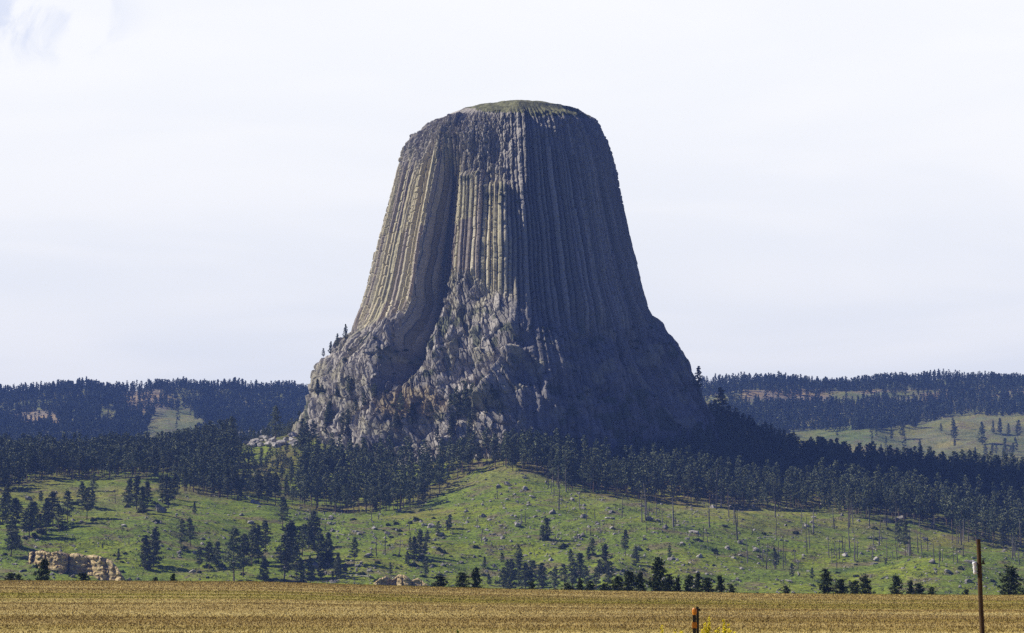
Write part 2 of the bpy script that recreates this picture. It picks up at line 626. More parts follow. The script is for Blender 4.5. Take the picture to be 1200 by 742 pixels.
def sheet(name, pxa, ya):
    P, D = np.meshgrid(pxa, ya, indexing='ij')
    Xs = (P - 600) / F * D
    Zs = H(Xs, D)
    V = np.stack([Xs, D, Zs], -1).reshape(-1, 3)
    c = ground_cols(V[:, 0], V[:, 1], V[:, 2])
    return V, mesh_np(name, V, grid_faces(len(pxa), len(ya)), True, c)


pxa = np.concatenate([np.arange(-1480, -200, 20.0), np.arange(-200, 1400, 3.5), np.arange(1400, 2681, 20.0)])
ya = np.concatenate([np.arange(470, 1360, 15.0), np.arange(1360, 2240, 3.0), np.arange(2240, 2701, 15.0)])
Vh, me = sheet('hillside', pxa, ya)
hill = tag(obj('hillside', me, M_meadow), kind='structure')
pxb = np.concatenate([np.arange(-1480, -200, 20.0), np.arange(-200, 1400, 5.0), np.arange(1400, 2681, 20.0)])
yb = np.concatenate([[ya[-1]], np.arange(2710, 4500, 9.0), np.arange(4500, 9001, 150.0)])
Vf, me = sheet('distant_hills', pxb, yb)
farh = tag(obj('distant_hills', me, M_meadow), kind='structure')

BV = []
for V, nu, nv in ((Vh, len(pxa), len(ya)), (Vf, len(pxb), len(yb))):
    BV.append(BVHTree.FromPolygons([tuple(v) for v in V.tolist()], grid_faces(nu, nv).tolist()))

# ------------------------------------------------------------------ the rock tower
TD = 2080.0
TCX = xpx(590, 400, TD)
SL = [(122.5, 597), (124, 575), (126, 555), (128, 545), (135, 520), (145, 497), (157, 480), (170, 473), (185, 470), (210, 463), (240, 455), (270, 447), (300, 440), (330, 433), (360, 424), (380, 415), (395, 400), (405, 385), (420, 372), (440, 363), (460, 358), (480, 352), (497, 346), (530, 335), (600, 320)]
SR = [(122.5, 612), (124, 634), (129, 659), (133.5, 678), (136, 689), (142, 696), (150, 700), (170, 710), (195, 716), (225, 720), (260, 727), (290, 733.5), (320, 742), (345, 748), (365, 754), (380, 769), (392, 780), (410, 800), (435, 812), (455, 821), (480, 832), (500, 838), (530, 844), (600, 852)]
PLAN = [(-1.0, -0.05), (-0.83, 0.26), (-0.60, 0.63), (-0.44, 0.565), (-0.375, 0.69), (0.07, 0.99), (0.30, 0.97), (0.62, 0.84), (0.90, 0.46), (1.0, 0.0), (0.85, -0.5), (0.4, -0.9), (-0.2, -0.95), (-0.75, -0.6)]


PLAN2 = [p for p in PLAN if p not in ((-0.44, 0.565), (-0.375, 0.69))]


def plan_r(phi, PLAN=PLAN):
    """phi: 0 towards the camera, positive to the right"""
    P = np.array(PLAN)
    P2 = np.vstack([P, P[:1]])
    pts = []
    for a, b in zip(P2[:-1], P2[1:]):
        for t in np.linspace(0, 1, 40, endpoint=False):
            pts.append(a * (1 - t) + b * t)
    pts = np.array(pts)
    an = np.arctan2(pts[:, 0], pts[:, 1])
    rr = np.hypot(pts[:, 0], pts[:, 1])
    o = np.argsort(an)
    an, rr = an[o], rr[o]
    an = np.concatenate([an - 2 * np.pi, an, an + 2 * np.pi])
    rr = np.concatenate([rr, rr, rr])
    return np.interp(phi, an, rr)


def build_tower():
    ph = np.concatenate([np.linspace(-2.0, 2.0, 1500), np.linspace(2.0, 2 * np.pi - 2.0, 200)[1:-1]])
    rows = np.concatenate([np.linspace(560, 345, 270), np.linspace(345, 160, 210)[1:], np.linspace(160, 122.6, 75)[1:]])
    PH, RW = np.meshgrid(ph, rows, indexing='ij')
    Hh = zrow(RW, TD)
    sc = (TD * CP + Hh * SP) / F
    hl = (590 - np.interp(RW, [a for a, b in SL], [b for a, b in SL])) * sc
    hr = (np.interp(RW, [a for a, b in SR], [b for a, b in SR]) - 590) * sc
    PHw = (PH + np.pi) % (2 * np.pi) - np.pi
    w = 0.5 + 0.5 * np.sin(PHw)
    # round the plan towards the foot
    skirt = sstep(360, 430, RW)
    crz = -0.14 * sstep(310, 215, RW) + 0.05 * fbm2(RW / 16, RW * 0, 48, 3) * sstep(340, 290, RW)
    gsh = 0.035 * fbm2(RW / 38, RW * 0 + 0.3, 49, 3) * sstep(-1.1, -0.8, PHw) * sstep(-0.2, -0.45, PHw)
    pr = plan_r(PHw + gsh + crz * sstep(-0.45, -0.2, PHw) * sstep(1.2, 0.5, PHw) + 0.07 * sstep(415, 490, RW) * sstep(-0.55, -0.3, PHw) * sstep(1.2, 0.5, PHw))
    pr2 = plan_r(PHw + crz * sstep(-0.45, -0.2, PHw) * sstep(1.2, 0.5, PHw), PLAN2)
    nog = np.maximum(sstep(225, 160, RW + 14 * fbm2(PHw * 20, RW / 20, 47, 2)), sstep(445, 480, RW)) * (PHw > -0.76) * sstep(0.0, -0.2, PHw)
    pr = pr * (1 - nog) + pr2 * nog
    pr = pr * (1 - 0.18 * skirt) + (0.18 * skirt) * 0.93
    hrf = (np.interp(RW, [122.5, 124, 129, 136, 150, 195, 260, 345, 380, 515, 600], [612, 634, 659, 689, 701, 716, 730, 752, 766, 832, 850]) - 590) * sc
    cf = np.clip(np.cos(PHw) * 1.3, 0, 1)
    hr = hr * (1 - cf) + hrf * cf
    r = (hl * (1 - w) + hr * w) * pr
    topw = sstep(165, 135, RW)
    r0 = r
    s = PHw * 105.0               # metres round the tower at mid height
    # --- columns
    wob = 0.016 * fbm2(PHw * 3.0, Hh / 70, 41, 3) + 0.004 * fbm2(PHw * 14, Hh / 18, 42, 2)
    pa = np.linspace(-np.pi, np.pi, 4000)
    ra = plan_r(pa)
    ds = np.hypot(ra, np.gradient(ra, pa)) * (pa[1] - pa[0]) * 105.0
    u = np.interp(PHw + wob, pa, np.cumsum(ds)) / 4.0
    u0 = np.floor(u)
    f1 = np.full(u.shape, 9.0); f2 = np.full(u.shape, 9.0); cid = np.zeros(u.shape)
    for k in (-2, -1, 0, 1, 2):
        c = u0 + k
        q = c + 0.5 + (hsh(c, c * 0 + 5) - 0.5) * 0.85
        dd = np.abs(u - q)
        m = dd < f1
        f2 = np.where(m, f1, np.minimum(f2, dd))
        f1 = np.where(m, dd, f1)
        cid = np.where(m, c, cid)
    e = (f2 - f1) * 0.5
    rib = np.clip(e * 3.0, 0, 1) ** 0.8 + (hsh(cid, cid * 0 + 77) - 0.5) * (u - cid - 0.5) * 1.1
    o1 = hsh(cid, cid * 0 + 9) - 0.5
    o2 = vn2(cid / 3.0, cid * 0 + 0.5, 55) - 0.5
    seglen = 22 + 50 * hsh(cid, cid * 0 + 12)
    seg = np.floor(Hh / seglen + hsh(cid, cid * 0 + 13) * 7)
    o3 = hsh(cid, seg, cid * 0 + 14) - 0.5
    upper = sstep(235, 175, RW)
    rt0 = sstep(0.02, 0.18, PHw)
    cols = 3.3 * (1 + 0.5 * rt0) * rib + 3.2 * o1 + 8.0 * o2 * (1 + 0.5 * rt0) + o3 * (1.8 + 2.5 * upper) + 0.35 * fbm2(cid * 3.1, Hh / 2.5, 60, 2)
    jf = Hh / (5 + 6 * hsh(cid, cid * 0 + 21)) + 9 * hsh(cid, cid * 0 + 22)
    jf = jf - np.floor(jf)
    cols = cols - 0.9 * (jf < 0.13) * (hsh(cid, np.floor(Hh / 40), cid * 0 + 23) > 0.45)
    # --- broken blocks of the upper third
    wx = fbm2(s / 12, Hh / 12, 70, 3)
    b1, b2, bi, bj, bt = worley(s / 4.6 + 0.3 * wx, Hh / 9 + 0.3 * wx, 71, facet=True)
    c1, c2, ci, cj = worley(s / 2.6 + 0.3 * wx, Hh / 3.6, 75)
    blocks = 3.0 * (bi - 0.5) + 1.3 * np.clip((b2 - b1) * 5, 0, 1) + 2.5 * bt + 1.6 * (ci - 0.5) + 1.0 * np.clip((c2 - c1) * 2, 0, 1) + 4 * fbm2(s / 22, Hh / 30, 77, 3)
    # --- tumbled skirt: boulders left, tall slabs right
    foot = np.interp(PHw, [-1.6, -1.15, -0.85, -0.70, -0.50, -0.36, -0.15, 0.05, 0.3, 0.7, 1.1, 1.6],
                     [380, 392, 372, 352, 330, 336, 352, 366, 388, 398, 385, 370])
    foot = foot + 9 * fbm2(PHw * 9, Hh * 0, 80, 3)
    inner = sstep(-0.78, -0.74, PHw) * sstep(-0.52, -0.57, PHw) * sstep(470, 440, RW)      # the gully keeps its columns
    foot = foot + inner * 60
    rt = sstep(0.02, 0.18, PHw)
    sk = sstep(foot - 7 - 12 * rt, foot + 7 + 12 * rt, RW)
    s2 = PHw * 165.0
    dx = s2 + 0.55 * Hh                                    # leaning courses
    g1, g2, gi, gj, gt = worley(dx / 9.5 + 0.25 * wx, (Hh - 0.3 * s2) / 13 + 0.25 * wx, 81, facet=True)
    k1, k2, ki, kj, kt = worley(dx / 3.6 + 0.2 * wx, Hh / 5.5, 85, facet=True)
    bould = 5.5 * (gi - 0.5) + 1.8 * np.clip((g2 - g1) * 6, 0, 1) + 3.4 * gt + 2.6 * (ki - 0.5) + 0.9 * np.clip((k2 - k1) * 6, 0, 1) + 1.5 * kt
    n1, n2, ni, nj, ntl = worley((s2 + 0.25 * Hh) / 15 + 0.3 * wx, Hh / 42 + 0.3 * wx, 91, facet=True)
    slab = 8.0 * (ni - 0.5) + 2.5 * np.clip((n2 - n1) * 6, 0, 1) + 9.0 * ntl + 1.2 * (ki - 0.5) + 1.2 * kt + 0.8 * cols * 0.5 + 0.4 * (cols - 1)
    rt = sstep(0.02, 0.18, PHw)
    skd = bould * 0.8 * (1 - rt) + slab * 0.55 * rt - 3.5 * sstep(-1.15, -0.8, PHw) * sstep(1.35, 1.0, PHw) + (8 + 5 * (1 - rt) * sstep(-1.3, -0.9, PHw)) * fbm2(s2 / 38, Hh / 45, 95, 4)
    # leaning fin that catches the light at the foot of the middle buttress
    fin_px = np.interp(RW, [425, 490], [596, 556])
    xg = TCX + r0 * np.sin(PHw)
    finx = xg / (TD * CP + Hh * SP - r0 * np.cos(PHw) * CP) * F + 600 - fin_px
    fin = np.exp(-(np.clip(finx, -40, 0) / 2.5) ** 2) * np.exp(-(np.clip(finx, 0, 80) / 22) ** 2) * sstep(418, 432, RW) * sstep(500, 486, RW)
    skd = skd + 19 * fin * (np.abs(PHw) < 1)
    # ledge half way up the middle face
    led = sstep(-0.52, -0.42, PHw) * sstep(0.10, 0.0, PHw)
    ledrow = 222 + 12 * fbm2(PHw * 8, Hh * 0, 98, 3) + 22 * sstep(-0.3, 0.0, PHw)
    led = led * sstep(ledrow - 9, ledrow + 5, RW)
    up = sstep(0, 1, sstep(270, 195, RW + 22 * fbm2(PHw * 7, Hh / 60, 99, 3) + 30 * sstep(0.1, 0.3, PHw) + 42 * sstep(-0.42, -0.60, PHw)))
    led = led * (1 - sstep(330, 370, RW))
    upz = up * (1 - 0.45 * (rt))
    wall = cols * (1 - 0.75 * upz) + blocks * upz
    disp = wall * (1 - sk) + skd * sk + led * 7.0
    top = sstep(154, 140, RW + 8 * (1 - np.cos(PHw)))
    disp = disp * (1 - top) + top * (disp * 0.05)
    # a little extra depth of the gully
    gul = 0.5 * np.exp(-((PHw + 0.66) / 0.07) ** 2) * sstep(150, 200, RW) * sstep(480, 420, RW)
    disp = disp - 7.0 * gul
    disp = disp + 10.0 * np.exp(-((PHw + 0.86) / 0.09) ** 2) * sstep(372, 400, RW) * sstep(485, 455, RW)
    disp = disp - 9.0 * np.exp(-((PHw + 0.64) / 0.08) ** 2) * sstep(335, 370, RW) * sstep(462, 440, RW)
    fade = sstep(0, 35, r0)
    disp = disp * fade - 2.2 * fade
    # displace outwards, and upwards where the flank leans back
    tilt = np.gradient(r0, axis=1) / (np.abs(np.gradient(Hh, axis=1)) + 1e-6)
    lean = np.clip(-tilt, 0, 1.5)
    nrm = np.sqrt(1 + lean ** 2)
    nr = disp / nrm
    nz = disp * lean / nrm * (1 - top)
    rr = np.maximum(r0 + nr, 0.2)
    Xt = TCX + rr * np.sin(PHw)
    Yt = TD - rr * np.cos(PHw)
    Zt = Hh + nz + top * 1.1 * fbm2(Xt / 8, Yt / 8, 101, 4) * sstep(0, 15, r0)
    V = np.stack([Xt, Yt, Zt], -1).reshape(-1, 3)
    # --- rock colours, with shade painted into the right face and gully
    n = PH.shape
    tan = np.array([0.48, 0.425, 0.275]); olive = np.array([0.43, 0.395, 0.255]); grey = np.array([0.265, 0.25, 0.235]); pale = np.array([0.58, 0.525, 0.37]); brown = np.array([0.32, 0.275, 0.22])
    lich = hsh(cid, np.floor(Hh / 60), cid * 0 + 33)[..., None]
    st = sstep(0.35, 0.65, 0.5 + 0.5 * fbm2(cid * 1.7, Hh / 40, 34, 3) + 0)[..., None]
    cw = tan * (1 - st) + olive * st
    cw = np.where(lich > 0.72, pale, cw)
    cw = np.where(lich < 0.18, brown, cw)
    cw = cw * (0.85 + 0.3 * hsh(cid, cid * 0 + 35))[..., None]
    shade_mask = np.maximum(sstep(0.0, 0.12, PHw), sstep(-0.79, -0.76, PHw) * sstep(-0.53, -0.57, PHw) * sstep(190, 230, RW))[..., None]  # painted shade: right face and gully get a darker grey albedo
    cw = cw * (1 - 0.75 * shade_mask) + np.array([0.23, 0.22, 0.21]) * 0.75 * shade_mask * (0.45 + 1.15 * hsh(cid, cid * 0 + 35))[..., None]
    gm = np.clip(upz + 0.0, 0, 1)[..., None] * 0.75
    cw = cw * (1 - gm) + grey * gm * (0.9 + 0.8 * bj[..., None])
    ck = ((np.array([0.34, 0.315, 0.275]) * (1 - shade_mask) + np.array([0.20, 0.19, 0.185]) * shade_mask) * (0.75 + 0.6 * gj[..., None]))  # skirt likewise painted paler on the sunlit side, darker on the shaded one
    yl = sstep(0.6, 0.8, vn2(s2 / 14, Hh / 10, 36))[..., None]
    ck = ck * (1 - 0.5 * yl) + np.array([0.42, 0.39, 0.25]) * 0.5 * yl
    greens = (sstep(0.60, 0.72, vn2(s2 / 9, Hh / 7, 37)) * sstep(0.45, 0.6, vn2(s2 / 45, Hh / 30, 38)))[..., None]
    ck = ck * (1 - 0.7 * greens) + np.array([0.075, 0.095, 0.035]) * 0.7 * greens
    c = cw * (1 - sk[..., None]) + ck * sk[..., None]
    lg = (led * sstep(ledrow + 26, ledrow + 6, RW) * sstep(0.45, 0.6, vn2(s / 7, Hh / 5, 39)))[..., None]
    c = c * (1 - 0.7 * lg) + np.array([0.09, 0.10, 0.045]) * 0.7 * lg
    # dry earthy pocket at the foot of the gully
    ppx, prow = proj(Xt, Yt, Zt)
    pk = (sstep(1.35, 0.75, np.hypot((ppx - 478) / 42, (prow - 472) / 17) + 0.5 * fbm2(s2 / 14, Hh / 10, 44, 3)) * (PHw > -1.3) * (PHw < 1))[..., None]
    c = c * (1 - 0.8 * pk) + np.array([0.34, 0.27, 0.15]) * 0.8 * pk
    # grassy summit
    gv = 0.5 + 0.9 * fbm2(Xt / 3.5, Yt / 9, 45, 3)
    gc = np.array([0.15, 0.15, 0.075])[None, None, :] * (0.7 + 0.6 * gv[..., None])
    rimrow = np.interp(PHw, [-3.2, -1.6, -1.0, -0.5, -0.2, 0.3, 0.9, 1.6, 3.2], [124, 123.5, 124, 126, 130, 135, 137, 136, 124]) + 1.6 * fbm2(PHw * 12, Hh * 0, 46, 3)
    spx, srow = proj(TCX + r0 * np.sin(PHw), TD - r0 * np.cos(PHw), Hh)
    jig = 2.0 * fbm2(PHw * 26, RW / 2.5, 46, 3)
    isgrass = (srow + jig < np.interp(spx, [500, 535, 560, 590, 630, 690, 705], [120, 124, 128.5, 131.5, 136.5, 138, 137])) & (RW < 170)
    c = np.where(isgrass[..., None], gc, c)
    Fq = grid_faces(len(ph), len(rows), True)
    gflag = isgrass.reshape(-1)
    fg = gflag[Fq].all(axis=1)
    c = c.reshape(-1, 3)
    skf = (sk.reshape(-1)[Fq].mean(axis=1) > 0.5) & ~fg
    wallf = ~skf & ~fg
    out = []
    for sel in (wallf, skf, fg):
        Fs = Fq[sel]
        idx, inv = np.unique(Fs.ravel(), return_inverse=True)
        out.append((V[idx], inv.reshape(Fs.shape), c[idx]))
    ctr = (V.reshape(n[0], n[1], 3)[:, -1]).mean(axis=0)
    return out, V, Fq, ctr


parts, TV, TF, apex = build_tower()
(V, Fq, c) = parts[0]
tower = bpy.data.objects.new('rock_tower', None)
COL.objects.link(tower)
tag(tower, 'huge steep-sided rock tower of fluted columns rising above the forest', 'rock tower')
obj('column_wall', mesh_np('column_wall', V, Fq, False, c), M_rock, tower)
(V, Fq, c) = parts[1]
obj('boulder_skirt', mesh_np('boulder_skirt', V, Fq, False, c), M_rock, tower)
(V, Fq, c) = parts[2]
# close the middle of the dome
nb = len(V)
obj('grassy_summit', mesh_np('grassy_summit', V, Fq, True, c), M_cap, tower)
for o in list(tower.children):
    for v in ():
        pass
BV.append(BVHTree.FromPolygons([tuple(v) for v in TV.tolist()], TF.tolist()))


def hit(px, row, which=(0, 1, 2)):
    d = Vector(((px - 600) / F, CP - (371 - row) / F * SP, SP + (371 - row) / F * CP)).normalized()
    best = None
    for k in which:
        loc, nrm, idx, dist = BV[k].ray_cast(Vector((0, 0, 0)) + d * 600, d)
        if loc is not None and (best is None or dist < best[1]):
            best = (loc, dist)
    return best[0] if best else None


def drop(x, y, tower_too=True):
    z = -1e9
    for k in (0, 1, 2) if tower_too else (0, 1):
        loc, nrm, idx, dist = BV[k].ray_cast(Vector((x, y, 900)), Vector((0, 0, -1)))
        if loc is not None and loc.z > z:
            z = loc.z
    return z


# ------------------------------------------------------------------ trees
def pine(seed, height=24.0, cs=0.3, cw=3.6, nb=34, ncl=3, nleaf=13, leaf=0.55, conic=0.0, sides=7, limbs=True, clump=0.9, gaps=0.25):
    """returns (trunk arrays, crown arrays); height in metres, base at the origin"""
    rg = np.random.default_rng(seed)
    tr = MB()
    n = 7
    bend = rg.normal(0, 0.35, 2)
    ts = np.linspace(0, 0.97, n)
    pts = np.stack([bend[0] * ts ** 2, bend[1] * ts ** 2, ts * height], -1)
    pts[0, 2] = -1.5
    r0 = height * 0.0125
    tr.tube(pts, [r0 * 1.3] + [r0 * (1 - 0.93 * t) for t in ts[1:]], sides)
    cen = []
    az0 = rg.uniform(0, 6.28)
    hole_az = rg.uniform(0, 6.28)
    for k in range(nb):
        t = (k + rg.uniform(-0.4, 0.4)) / nb
        t = min(max(t, 0), 1)
        z = height * (cs + (1 - cs) * t)
        az = az0 + k * 2.399 + rg.normal(0, 0.3)
        round_ = (t + 0.05) ** 0.4 * (1.02 - t) ** 0.62 * 1.45
        cone = (1.02 - t) ** 0.85 * min(1, 0.55 + 2.5 * t)
        ln = cw * (round_ * (1 - conic) + cone * conic) * rg.uniform(0.55, 1.18)
        if rg.uniform() < gaps and abs(((az - hole_az) + math.pi) % (2 * math.pi) - math.pi) < 1.5:
            ln *= 0.35
        up = rg.uniform(-0.15, 0.35)
        zb = z - 0.2 * ln
        base = np.array([bend[0] * (z / height) ** 2, bend[1] * (z / height) ** 2, zb])
        tip = base + np.array([math.cos(az) * ln, math.sin(az) * ln, ln * up])
        if limbs and ln > 1.0:
            tr.tube([base, base * 0.4 + tip * 0.6, tip], [0.09 * height / 24, 0.06, 0.02], 3, False)
        for q in range(ncl):
            f = 1.0 - q * rg.uniform(0.2, 0.33)
            if f < 0.15:
                continue
            cc = base * (1 - f) + tip * f + rg.normal(0, 0.25, 3)
            cen.append((*cc, clump * rg.uniform(0.7, 1.25) * (0.75 + 0.4 * (1 - t))))
    cen.append((bend[0], bend[1], height * 0.985, clump * 0.6))
    cen = np.array(cen)
    m = len(cen) * nleaf
    C = np.repeat(cen, nleaf, axis=0)
    D = rg.normal(0, 1, (m, 3))
    D /= np.linalg.norm(D, axis=1)[:, None]
    Rr = rg.uniform(0.3, 1.0, m) ** 0.6
    c = C[:, :3] + D * (C[:, 3] * Rr)[:, None] * np.array([1.05, 1.05, 0.62])
    a = rg.normal(0, 1, (m, 3)); a /= np.linalg.norm(a, axis=1)[:, None]
    b = np.cross(a, rg.normal(0, 1, (m, 3))); b /= np.linalg.norm(b, axis=1)[:, None]
    sz = leaf * rg.uniform(0.6, 1.3, m)[:, None]
    V = np.concatenate([c - a * sz * 0.6 - b * sz * 0.35, c + a * sz * 0.7, c - a * sz * 0.3 + b * sz * 0.55]).astype(np.float32)
    Fc = np.stack([np.arange(m), np.arange(m) + m, np.arange(m) + 2 * m], -1)
    return tr.arrays(), (V, Fc)


PROTO = []      # (trunk mesh, crown mesh, height)
for k in range(10):
    hh = [24, 26, 22, 25, 23, 27, 21, 24, 25, 20][k]
    t, c = pine(100 + k, hh, cs=[0.30, 0.42, 0.2, 0.36, 0.15, 0.45, 0.12, 0.5, 0.25, 0.1][k], cw=[5.0, 4.6, 4.8, 4.4, 5.0, 4.7, 4.6, 4.8, 5.4, 4.6][k],
                nb=[36, 32, 40, 30, 44, 28, 42, 26, 40, 44][k], conic=[0.2, 0.1, 0.6, 0.2, 0.8, 0.0, 0.85, 0.1, 0.4, 0.9][k], nleaf=22, leaf=0.62, clump=1.15)
    PROTO.append((mesh_np('trunk', *t), mesh_np('crown', *c), hh))
    PROTO[-1][0].materials.append(M_bark)
    PROTO[-1][1].materials.append(M_needles)
ROUNDISH = [0, 1, 3, 5, 7, 8]
CONIC = [2, 4, 6, 9, 8]

ORD = ['leftmost', 'second from left', 'third from left', 'fourth from left', 'fifth from left', 'sixth from left', 'seventh from left', 'eighth from left', 'ninth from left', 'tenth from left']
INDIV = []


def plant_pine(p, hgt, variant, label=None, group=None, fat=1.0):
    tm, cm, hh = PROTO[variant]
    o = bpy.data.objects.new('pine_tree', None)
    COL.objects.link(o)
    o.location = p
    s = hgt / hh
    o.scale = (s * fat * random.uniform(0.9, 1.15), s * fat * random.uniform(0.9, 1.15), s)
    o.rotation_euler = (random.gauss(0, 0.02), random.gauss(0, 0.02), random.uniform(0, 6.28))
    obj('trunk', tm, None, o)
    obj('crown', cm, None, o)
    tag(o, label, 'pine tree', group)
    INDIV.append((p[0], p[1]))
    return o


def px_height(p, hpx):
    return hpx * (p[1] * CP + p[2] * SP) / F


# clumps and lone pines on the grassy slope: px, row of the foot, height in pixels
CLUMPS = [
    ('in the clump beside the photo\'s left edge above the sandstone ledge', 'pines at the left edge', [(3, 612, 35), (13, 652, 42), (15, 618, 34), (22, 614, 28), (8, 592, 26)]),
    ('in the clump upslope and left of the sandstone ledge', 'pines upslope of the sandstone ledge', [(28, 629, 30), (34, 630, 42), (41, 622, 34), (47, 626, 24)]),
    ('in the clump directly above the sandstone ledge', 'pines above the sandstone ledge', [(55, 616, 32), (62, 618, 42), (69, 620, 30), (79, 613, 38)]),
    ('in the small group below the left forest belt', 'pines below the left belt', [(96, 592, 27), (102, 608, 34), (109, 576, 22), (109, 596, 22)]),
    ('in the row hanging below the left forest belt', 'pines hanging below the belt', [(150, 592, 31), (160, 597, 40), (167, 602, 32), (173, 592, 28), (190, 590, 34), (197, 594, 38), (205, 585, 30)]),
    ('of the pair standing right of the sandstone ledge', 'pair right of the ledge', [(171, 668, 40), (180, 664, 44)]),
    ('of the two pines standing mid slope in the open left meadow', 'two mid slope pines', [(212, 644, 36), (223, 640, 33)]),
    ('of the low three low on the left meadow', 'three low pines', [(233, 669, 28), (245, 667, 32), (253, 664, 29)]),
    ('in the tall clump low on the slope left of the tower', 'tall clump left of the tower', [(274, 681, 62), (285, 676, 50), (295, 662, 46), (303, 658, 42), (311, 648, 38), (310, 681, 28)]),
    ('in the dense clump low under the tower\'s left foot', 'dense clump under the left foot', [(331, 619, 37), (333, 680, 42), (336, 664, 50), (343, 660, 48), (347, 678, 40), (341, 640, 30)]),
    ('in the dark thicket below the tower\'s left foot', 'dark thicket', [(354, 652, 38), (362, 643, 32), (369, 641, 42), (377, 662, 36), (385, 656, 32), (352, 684, 30), (364, 686, 28), (376, 678, 26), (396, 670, 22)]),
    ('of the pair among dark boulders mid slope under the tower', 'pair among boulders', [(485, 657, 28), (492, 652, 31), (498, 655, 20)]),
    ('of the small isolated pair on the open slope under the tower', 'small isolated pair', [(635, 633, 18), (641, 632, 25)]),
    ('in the pale green clump behind the field crest under the tower', 'clump behind the crest', [(590, 693, 28), (599, 692, 36), (608, 684, 36), (616, 690, 30), (624, 690, 33), (635, 693, 33)]),
    ('in the group behind the field crest right of centre', 'group behind the crest', [(650, 692, 28), (661, 688, 27), (671, 690, 35), (680, 682, 34), (687, 692, 29), (699, 692, 27), (708, 672, 34), (716, 684, 26), (694, 652, 21)]),
]
SINGLE = [
    (415, 662, 32, 'lone thin-trunked pine low on the slope beside a dark boulder'),
    (228, 602, 14, 'small bushy pine at the meadow edge under the left forest belt'),
    (139, 654, 11, 'little pine growing on the sandstone ledge\'s right shoulder'),
    (120, 644, 8, 'tiny pine sprouting above the middle of the sandstone ledge'),
    (785, 660, 21, 'small dark conical pine alone on the slope right of centre'),
    (733, 652, 31, 'thin grey half-burned pine on the slope above the young dark pines'),
    (928, 684, 24, 'sparse greyish pine low on the right meadow beside a pale boulder'),
    (952, 682, 17, 'small round-crowned pine low on the right meadow'),
    (908, 668, 26, 'scrawny scorched pine among dead snags on the right meadow'),
    (1038, 664, 10, 'low bushy dark pine in the middle of the right meadow'),
    (323, 503, 28, 'lone tall pine on the pale rock pile left of the tower'),
    (818, 463, 34, 'tall ragged dark pine against the sky at the tower\'s right foot'),
    (847, 492, 38, 'broad dark pine on the shaded shoulder right of the tower'),
    (839, 492, 24, 'shorter dark pine tucked against the tower\'s lower right flank'),
    (405, 398, 18, 'small dark pine perched high on the tower\'s left shoulder'),
    (387, 412, 12, 'bushy pine on the rim of the tower\'s left shoulder below the perched pair'),
    (379, 418, 10, 'low bushy pine further down the rim of the tower\'s left shoulder'),
    (395, 406, 15, 'second lower pine perched on the tower\'s left shoulder edge'),
    (470, 488, 28, 'thin lone pine in the dry clearing at the tower\'s foot'),
    (880, 512, 15, 'bushy dark pine on the shaded slope right of the tower'),
    (887, 516, 14, 'low dark pine at the end of the shaded shoulder'),
    (1061, 652, 42, 'tall narrow pine standing clear of the forest on the right slope'),
    (1054, 642, 30, 'shorter pine just left of the tall narrow one on the right slope'),
]
EXTRA = []
for desc, grp, lst in CLUMPS:
    order = sorted(range(len(lst)), key=lambda i: lst[i][0])
    for rk, i in enumerate(order):
        px, row, hp = lst[i]
        p = hit(px, row, (0, 1))
        if p is None:
            continue
        hm = px_height(p, hp)
        var = random.choice([2, 4, 6, 8, 9, 0, 8])
        plant_pine(p, hm, var, '%s pine %s' % (ORD[rk], desc), grp, fat=1.3)
        EXTRA.append((px, row))
for px, row, hp, lab in SINGLE:
    p = hit(px, row)
    lim_ = 0
    while (p is None or p.y > 2400) and lim_ < 30:
        lim_ += 1
        row += 1
        p = hit(px, row)
    hp += lim_
    if p is None:
        continue
    plant_pine(p, px_height(p, hp), random.choice(CONIC if hp < 20 else ROUNDISH), lab)

for (a, b), (c, d), n, lab, grp in [((350, 400), (640, 690), 12, 'small bushy pine filling the dark thicket low under the tower\'s left foot', 'small thicket pines'),
                                    ((425, 530), (610, 688), 9, 'small scraggly pine among rocks on the slope under the tower\'s left half', 'small scraggly pines'),
                                    ((0, 60), (585, 660), 8, 'small pine filling in the clumps at the left edge of the slope', 'small left edge pines'),
                                    ((560, 760), (655, 692), 12, 'small faint pine low on the slope behind the crest', 'small faint low pines')]:
    for k in range(n):
        px, row = random.uniform(a, b), random.uniform(c, d)
        p = hit(px, row, (0,))
        if p is not None:
            plant_pine(p, px_height(p, random.uniform(12, 24)), random.choice([2, 4, 6, 9, 8]), lab, grp, fat=1.25)

# pines scattered on the far meadow at the right
FARM = [(1103, 508, 12), (1118, 515, 22), (1151, 521, 26), (1164, 508, 15), (1172, 508, 18), (1182, 510, 14), (1193, 516, 24), (1078, 528, 13), (1045, 516, 14), (1057, 515, 20), (1155, 537, 17), (1163, 534, 15), (1178, 536, 23), (1119, 524, 10), (1143, 536, 12), (1187, 533, 14)]
for px, row, hp in FARM:
    p = hit(px, row, (0, 1))
    if p is None:
        continue
    plant_pine(p, px_height(p, hp), random.choice(CONIC), 'bluish distant pine scattered on the pale far meadow at right', 'pines scattered on the far meadow')

